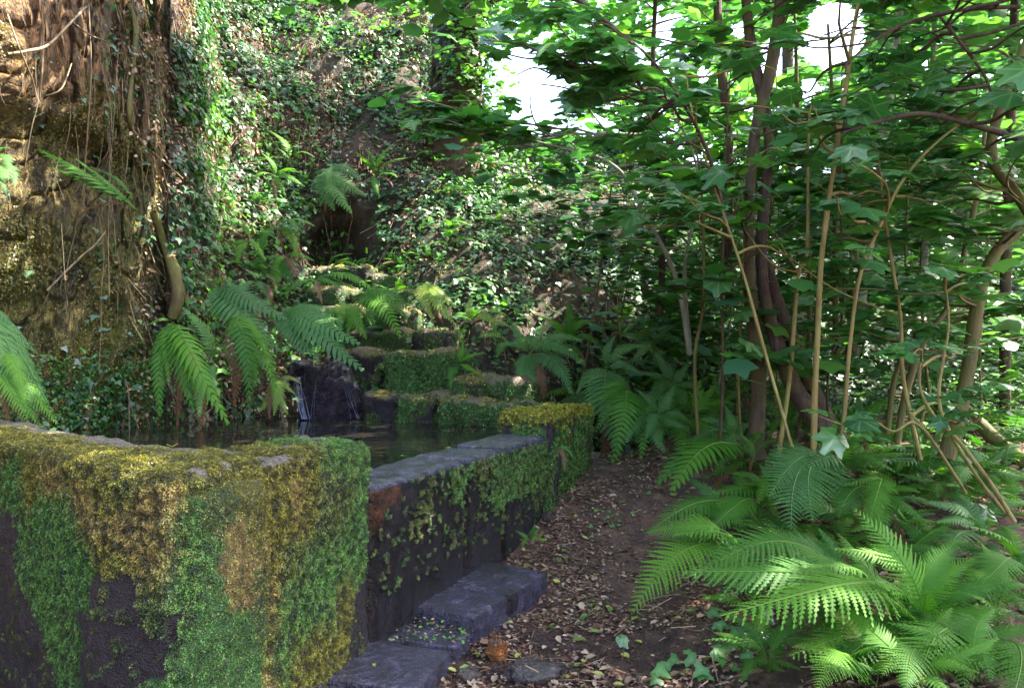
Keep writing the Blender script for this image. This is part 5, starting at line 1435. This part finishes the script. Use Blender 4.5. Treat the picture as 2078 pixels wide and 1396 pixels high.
shade_crown(T2, (0.8, 9.0, 2.0, 9.0, 5.6, 7.6), 2900, .17, .08, 5)
shade_crown(T2, (3.0, 9.5, 1.2, 6.4, 5.5, 7.5), 3200, .17, -.6, 6)
shade_crown(T1, (-1.0, 3.5, 9.5, 12.5, 7.6, 9.0), 1200, .17, .08, 9)
# crowns above and on the rim
def rim_tree(label, px, py, Y, trunk_r, lean, crown_boxes, n_mat=M_barkd, size=.13, cols=TC):
    base = W(px, py, Y)
    e = empty('tree', base, label, 'tree')
    top = base + Vector((lean, 0, 6))
    MB().tube([base - Vector((0, 0, 2.5)), base + Vector((lean * .2, 0, 1.5)), base + Vector((lean * .6, 0.1, 3.5)), top], [trunk_r * 1.2, trunk_r, trunk_r * .8, trunk_r * .4], 12, wob=.25, seed=px).obj('trunk', n_mat, e)
    for k in range(5):
        s = base.lerp(top, .3 + .13 * k); a = k * 2.1 + px
        MB().tube([s, s + Vector((math.sin(a), math.cos(a) * .6, .5)), s + Vector((math.sin(a) * 2.2, math.cos(a) * 1.2, .9))], [trunk_r * .35, trunk_r * .2, .01], 6).obj('branch', n_mat, e)
    if trunk_r > .3:
        n = 2600; t = rng.random(n) ** .8; a = rng.random(n) * 6.283; rr = trunk_r * (1.05 + .35 * rng.random(n))
        pos = np.stack([base.x + lean * t * .8 + np.cos(a) * rr, base.y + np.sin(a) * rr, base.z - .6 + t * 4], axis=1)
        nn = np.stack([np.cos(a), np.sin(a), .5 + rng.random(n) * .5], axis=1)
        iv_ = scatter('ivy', *T_ivy, pos, frames_from(nn, rng.random(n) * 6.28), .09 * (.6 + .8 * rng.random(n)), vary((0.05, 0.12, 0.035), n, .4), M_ivyA, e)
        iv_.location = -base; iv_['kind'] = 'stuff'
    g = cloud('crown', crown_boxes, size, cols, None, None, parent=None)
    if 'label' in g: del g['label']
    if 'category' in g: del g['category']
    g['kind'] = 'stuff'; g.parent = e; g.location = -base
    return e
BC = [(0.07, 0.2, 0.035), (0.10, 0.25, 0.03), (0.05, 0.15, 0.04)]
rim_tree('ivy clad trunk rising at the top of the bank beside the bright gap', 925, 230, 12.6, .42, .3, [(850, 1010, -120, 230, 11.8, 12.4, 900), (600, 900, -150, 60, 12, 13.5, 500), (960, 1050, -60, 330, 11.5, 12.5, 500)], M_barkd, .09, [(0.05, 0.12, 0.03), (0.07, 0.17, 0.03)])
rim_tree('bright green tree behind the top of the bank at upper left', 740, 80, 16, .15, -.5, [(600, 900, -80, 90, 14, 17, 900)], M_barkd, .16, BC)
rim_tree('leafy tree on the rim right of the bright gap', 1270, 235, 16, .14, .4, [(1170, 1500, -100, 260, 14, 17, 3000), (1000, 1200, -100, 110, 13, 16, 1100)], M_barkd, .15, BC)
rim_tree('leafy tree on the rim behind the forked trunk', 1600, 240, 17, .14, .0, [(1430, 1800, -60, 280, 14.5, 18, 3400)], M_barkd, .15, BC)
RT = rim_tree('leafy tree on the rim at the upper right', 1950, 240, 17, .16, -.4, [(1750, 2200, -100, 280, 14.5, 18, 4200)], M_barkd, .16, BC)
shade_crown(RT, (2.5, 15, 9.5, 15, 4.7, 8), 3800, .16, -.02, 8)  # leaves added to shade the hill at back right and fill some sky

# small things on the ground ---------------------------------------------
def on_ground(px, py):
    l, n = hit(px, py); return l
o = boulder('stone', on_ground(1007, 1335) + Vector((0, 0, .035)), (.05, .055, .065), M_wetstone, (0.35, 0.12, 0.02), 4.4, 16, .35)
tag(o, 'rounded orange brown wet stone in the mud beside the slabs', 'stone')
o = boulder('stone', on_ground(950, 1372) + Vector((0, 0, .01)), (.06, .07, .03), M_wetstone, (0.10, 0.06, 0.04), 8.1, 12, .3)
tag(o, 'small dark stone at the foot of the nearest slab', 'stone')
o = boulder('stone', on_ground(1090, 1365) + Vector((0, 0, .0)), (.16, .12, .05), M_wetstone, (0.08, 0.05, 0.05), 9.1, 16, .3)
tag(o, 'flat wet stone at the bottom edge right of the orange stone', 'stone')
o = boulder('stone', on_ground(1110, 1055) + Vector((0, 0, .02)), (.05, .05, .04), M_stone, (0.05, 0.03, 0.03), 1.1, 12, .3)
tag(o, 'round dark stone against the foot of the green wall block', 'stone')
o = boulder('stone', on_ground(1500, 1262) + Vector((0, 0, .02)), (.08, .04, .03), M_stone, (0.25, 0.15, 0.05), 2.7, 12, .3)
tag(o, 'yellowish stone lying below the ferns at the lower right', 'stone')
def stick(pts, r, label, mat=M_twig):
    P = [on_ground(*p) + Vector((0, 0, r * 1.1)) for p in pts]
    e = MB().tube(P, [r, r * .9, r * .6] if len(P) == 3 else r, 6, wob=.3)
    me = bpy.data.meshes.new('stick'); me.from_pydata([tuple(Vector(v) - P[0]) for v in e.V], [], e.F); me.materials.append(mat)
    me.polygons.foreach_set('use_smooth', [True] * len(me.polygons))
    o = link('stick', me, loc=P[0]); tag(o, label, 'stick')
stick([(1085, 1055), (1110, 1030), (1140, 1008)], .018, 'thick dark stick leaning along the wall at the edge of the path', M_barkd)
stick([(1150, 1290), (1190, 1302), (1172, 1296)], .008, 'short pale stick in the wet mud')
stick([(1330, 1050), (1370, 1040), (1385, 1030)], .006, 'pale twig across the upper path')
stick([(1430, 1200), (1330, 1215), (1250, 1240)], .006, 'thin twig across the lower path')
stick([(1900, 985), (1960, 1010), (2040, 1040)], .012, 'stick lying behind the right hand ferns')
# log at right edge
P = [W(1960, 830, 6.2), W(2010, 880, 6.0), W(2090, 950, 5.8)]
e = MB().tube(P, [.05, .06, .065], 12, wob=.2)
me = bpy.data.meshes.new('log'); me.from_pydata([tuple(Vector(v) - P[0]) for v in e.V], [], e.F); me.materials.append(M_mossbark)
me.polygons.foreach_set('use_smooth', [True] * len(me.polygons))
o = link('log', me, loc=P[0]); tag(o, 'mossy grey log leaning down towards the right edge', 'log')

# ivy plants in the right foreground
M_ivyg = leaf_mat_obj('green_ivy_surface', (0.04, 0.14, 0.03), (0.06, 0.19, 0.03), (0.05, 0.16, 0.06), rough=0.3, transl=.3)
ivy_g = mesh_np('ivy_leaf', [(x, y, z) for x, y, z in T_ivy[0]], T_ivy[1], M_ivyg, np.array([[1, 1, 1]] + [[.3, .3, .3]] * 8))
def ivy_plant(label, spots, s=.05):
    b = on_ground(*spots[0]); e = empty('ivy_plant', b, label, 'ivy')
    for x, y in spots:
        for _ in range(2):
            l = on_ground(x + random.uniform(-14, 14), y + random.uniform(-10, 10))
            h = random.uniform(.02, .09)
            top = l + Vector((0, 0, h))
            place_leaf(ivy_g, e, top, Vector((random.uniform(-.4, .4), -.6, 1)), Vector((random.uniform(-1, 1), -.6, -.2)), s * random.uniform(.6, 1.2))
            MB().tube([l, top], .0012, 3).obj('stem', M_twig, e)
ivy_plant('patch of fresh green ivy at the bottom right of the path', [(1440, 1280), (1470, 1290), (1500, 1300), (1530, 1320), (1450, 1350), (1400, 1340), (1500, 1360), (1350, 1350), (1540, 1290), (1480, 1330), (1330, 1380), (1420, 1385)], .07)
ivy_plant('small pale seedlings in the middle of the path', [(1230, 1065), (1250, 1075), (1270, 1055), (1210, 1090), (1245, 1050)], .035)
ivy_plant('row of tiny plants at the far end of the path', [(1280, 935), (1320, 930), (1360, 925), (1230, 950), (1300, 985)], .03)
ivy_plant('little ivy sprig beside the lower fern fronds', [(1320, 1010), (1350, 1000), (1380, 1015)], .035)
def big_leaf(label, px, py, s, h=.1, parentname='seedling'):
    l = on_ground(px, py + 40); top = W(px, py, l.y - .02)
    e = empty(parentname, l, label, 'seedling')
    MB().tube([l, l.lerp(top, .5) + Vector((.01, 0, 0)), top], .0025, 5).obj('stem', M_pole, e)
    place_leaf(FIGS[1], e, top, Vector((.1, -.7, .7)), Vector((.5, -.5, -.5)), s, 'leaf')
big_leaf('seedling with one big pale lobed leaf above the green ivy patch', 1550, 1240, .075)
big_leaf('seedling with a single pointed leaf at the bottom of the path', 1262, 1297, .05)
big_leaf('seedling with broad shiny leaves among the right hand ferns', 1960, 1050, .09)
big_leaf('seedling with two toned leaf over the fern at the right edge', 2000, 1035, .09)
# loose leaves on the slabs and walls
fl = mesh_np('fallen_leaf', T_dead[0], T_dead[1], leaf_mat_obj('fallen_leaf_surface', (0.35, 0.3, 0.05), (0.3, 0.16, 0.05), (0.12, 0.25, 0.04), rough=.4, transl=.15), np.zeros((7, 3)))
for lab, px, py, s, z in [('green leaf lying on the leaf strewn narrow slab', 875, 1262, .05, .075), ('small pale leaf on the nearest slab', 798, 1300, .03, .075), ('orange leaf on the nearest slab near the bottom edge', 758, 1345, .03, .075),
                          ('yellow leaf on the top of the spillway wall', 915, 908, .05, .86), ('pale pink leaf on the near end of the spillway wall', 825, 925, .05, .85), ('tiny yellow leaf on the middle slab', 1046, 1150, .04, .145),
                          ('curled leaf fallen at the joint of the two front mossy blocks', 350, 905, .08, 1.08)]:
    p = G(px, py, z)
    o = bpy.data.objects.new('fallen_leaf', fl); COL.objects.link(o); o.location = p; o.scale = (s, s, s); o.rotation_euler = (random.uniform(-.2, .2), 0, random.uniform(0, 6)); tag(o, lab, 'leaf', 'loose leaves on the stones')
# bits of litter on the narrow slab
n = 260
pos = []
while len(pos) < n:
    p = G(random.uniform(800, 950), random.uniform(1240, 1300), .066)
    pos.append((p.x, p.y, p.z))
nn = np.stack([rng.normal(0, .4, n), rng.normal(0, .4, n), np.ones(n)], axis=1)
cc = np.array([(0.12, 0.07, 0.05), (0.08, 0.2, 0.03), (0.3, 0.25, 0.2), (0.03, 0.02, 0.02)])[rng.integers(0, 4, n)]
o = scatter('leaf_litter', *T_dead, np.array(pos), frames_from(nn, rng.random(n) * 6), .018 * (.5 + rng.random(n)), cc, M_deadA)
tag(o, 'wet crumbs of leaf litter on the narrow slab', 'leaf litter', kind='stuff')
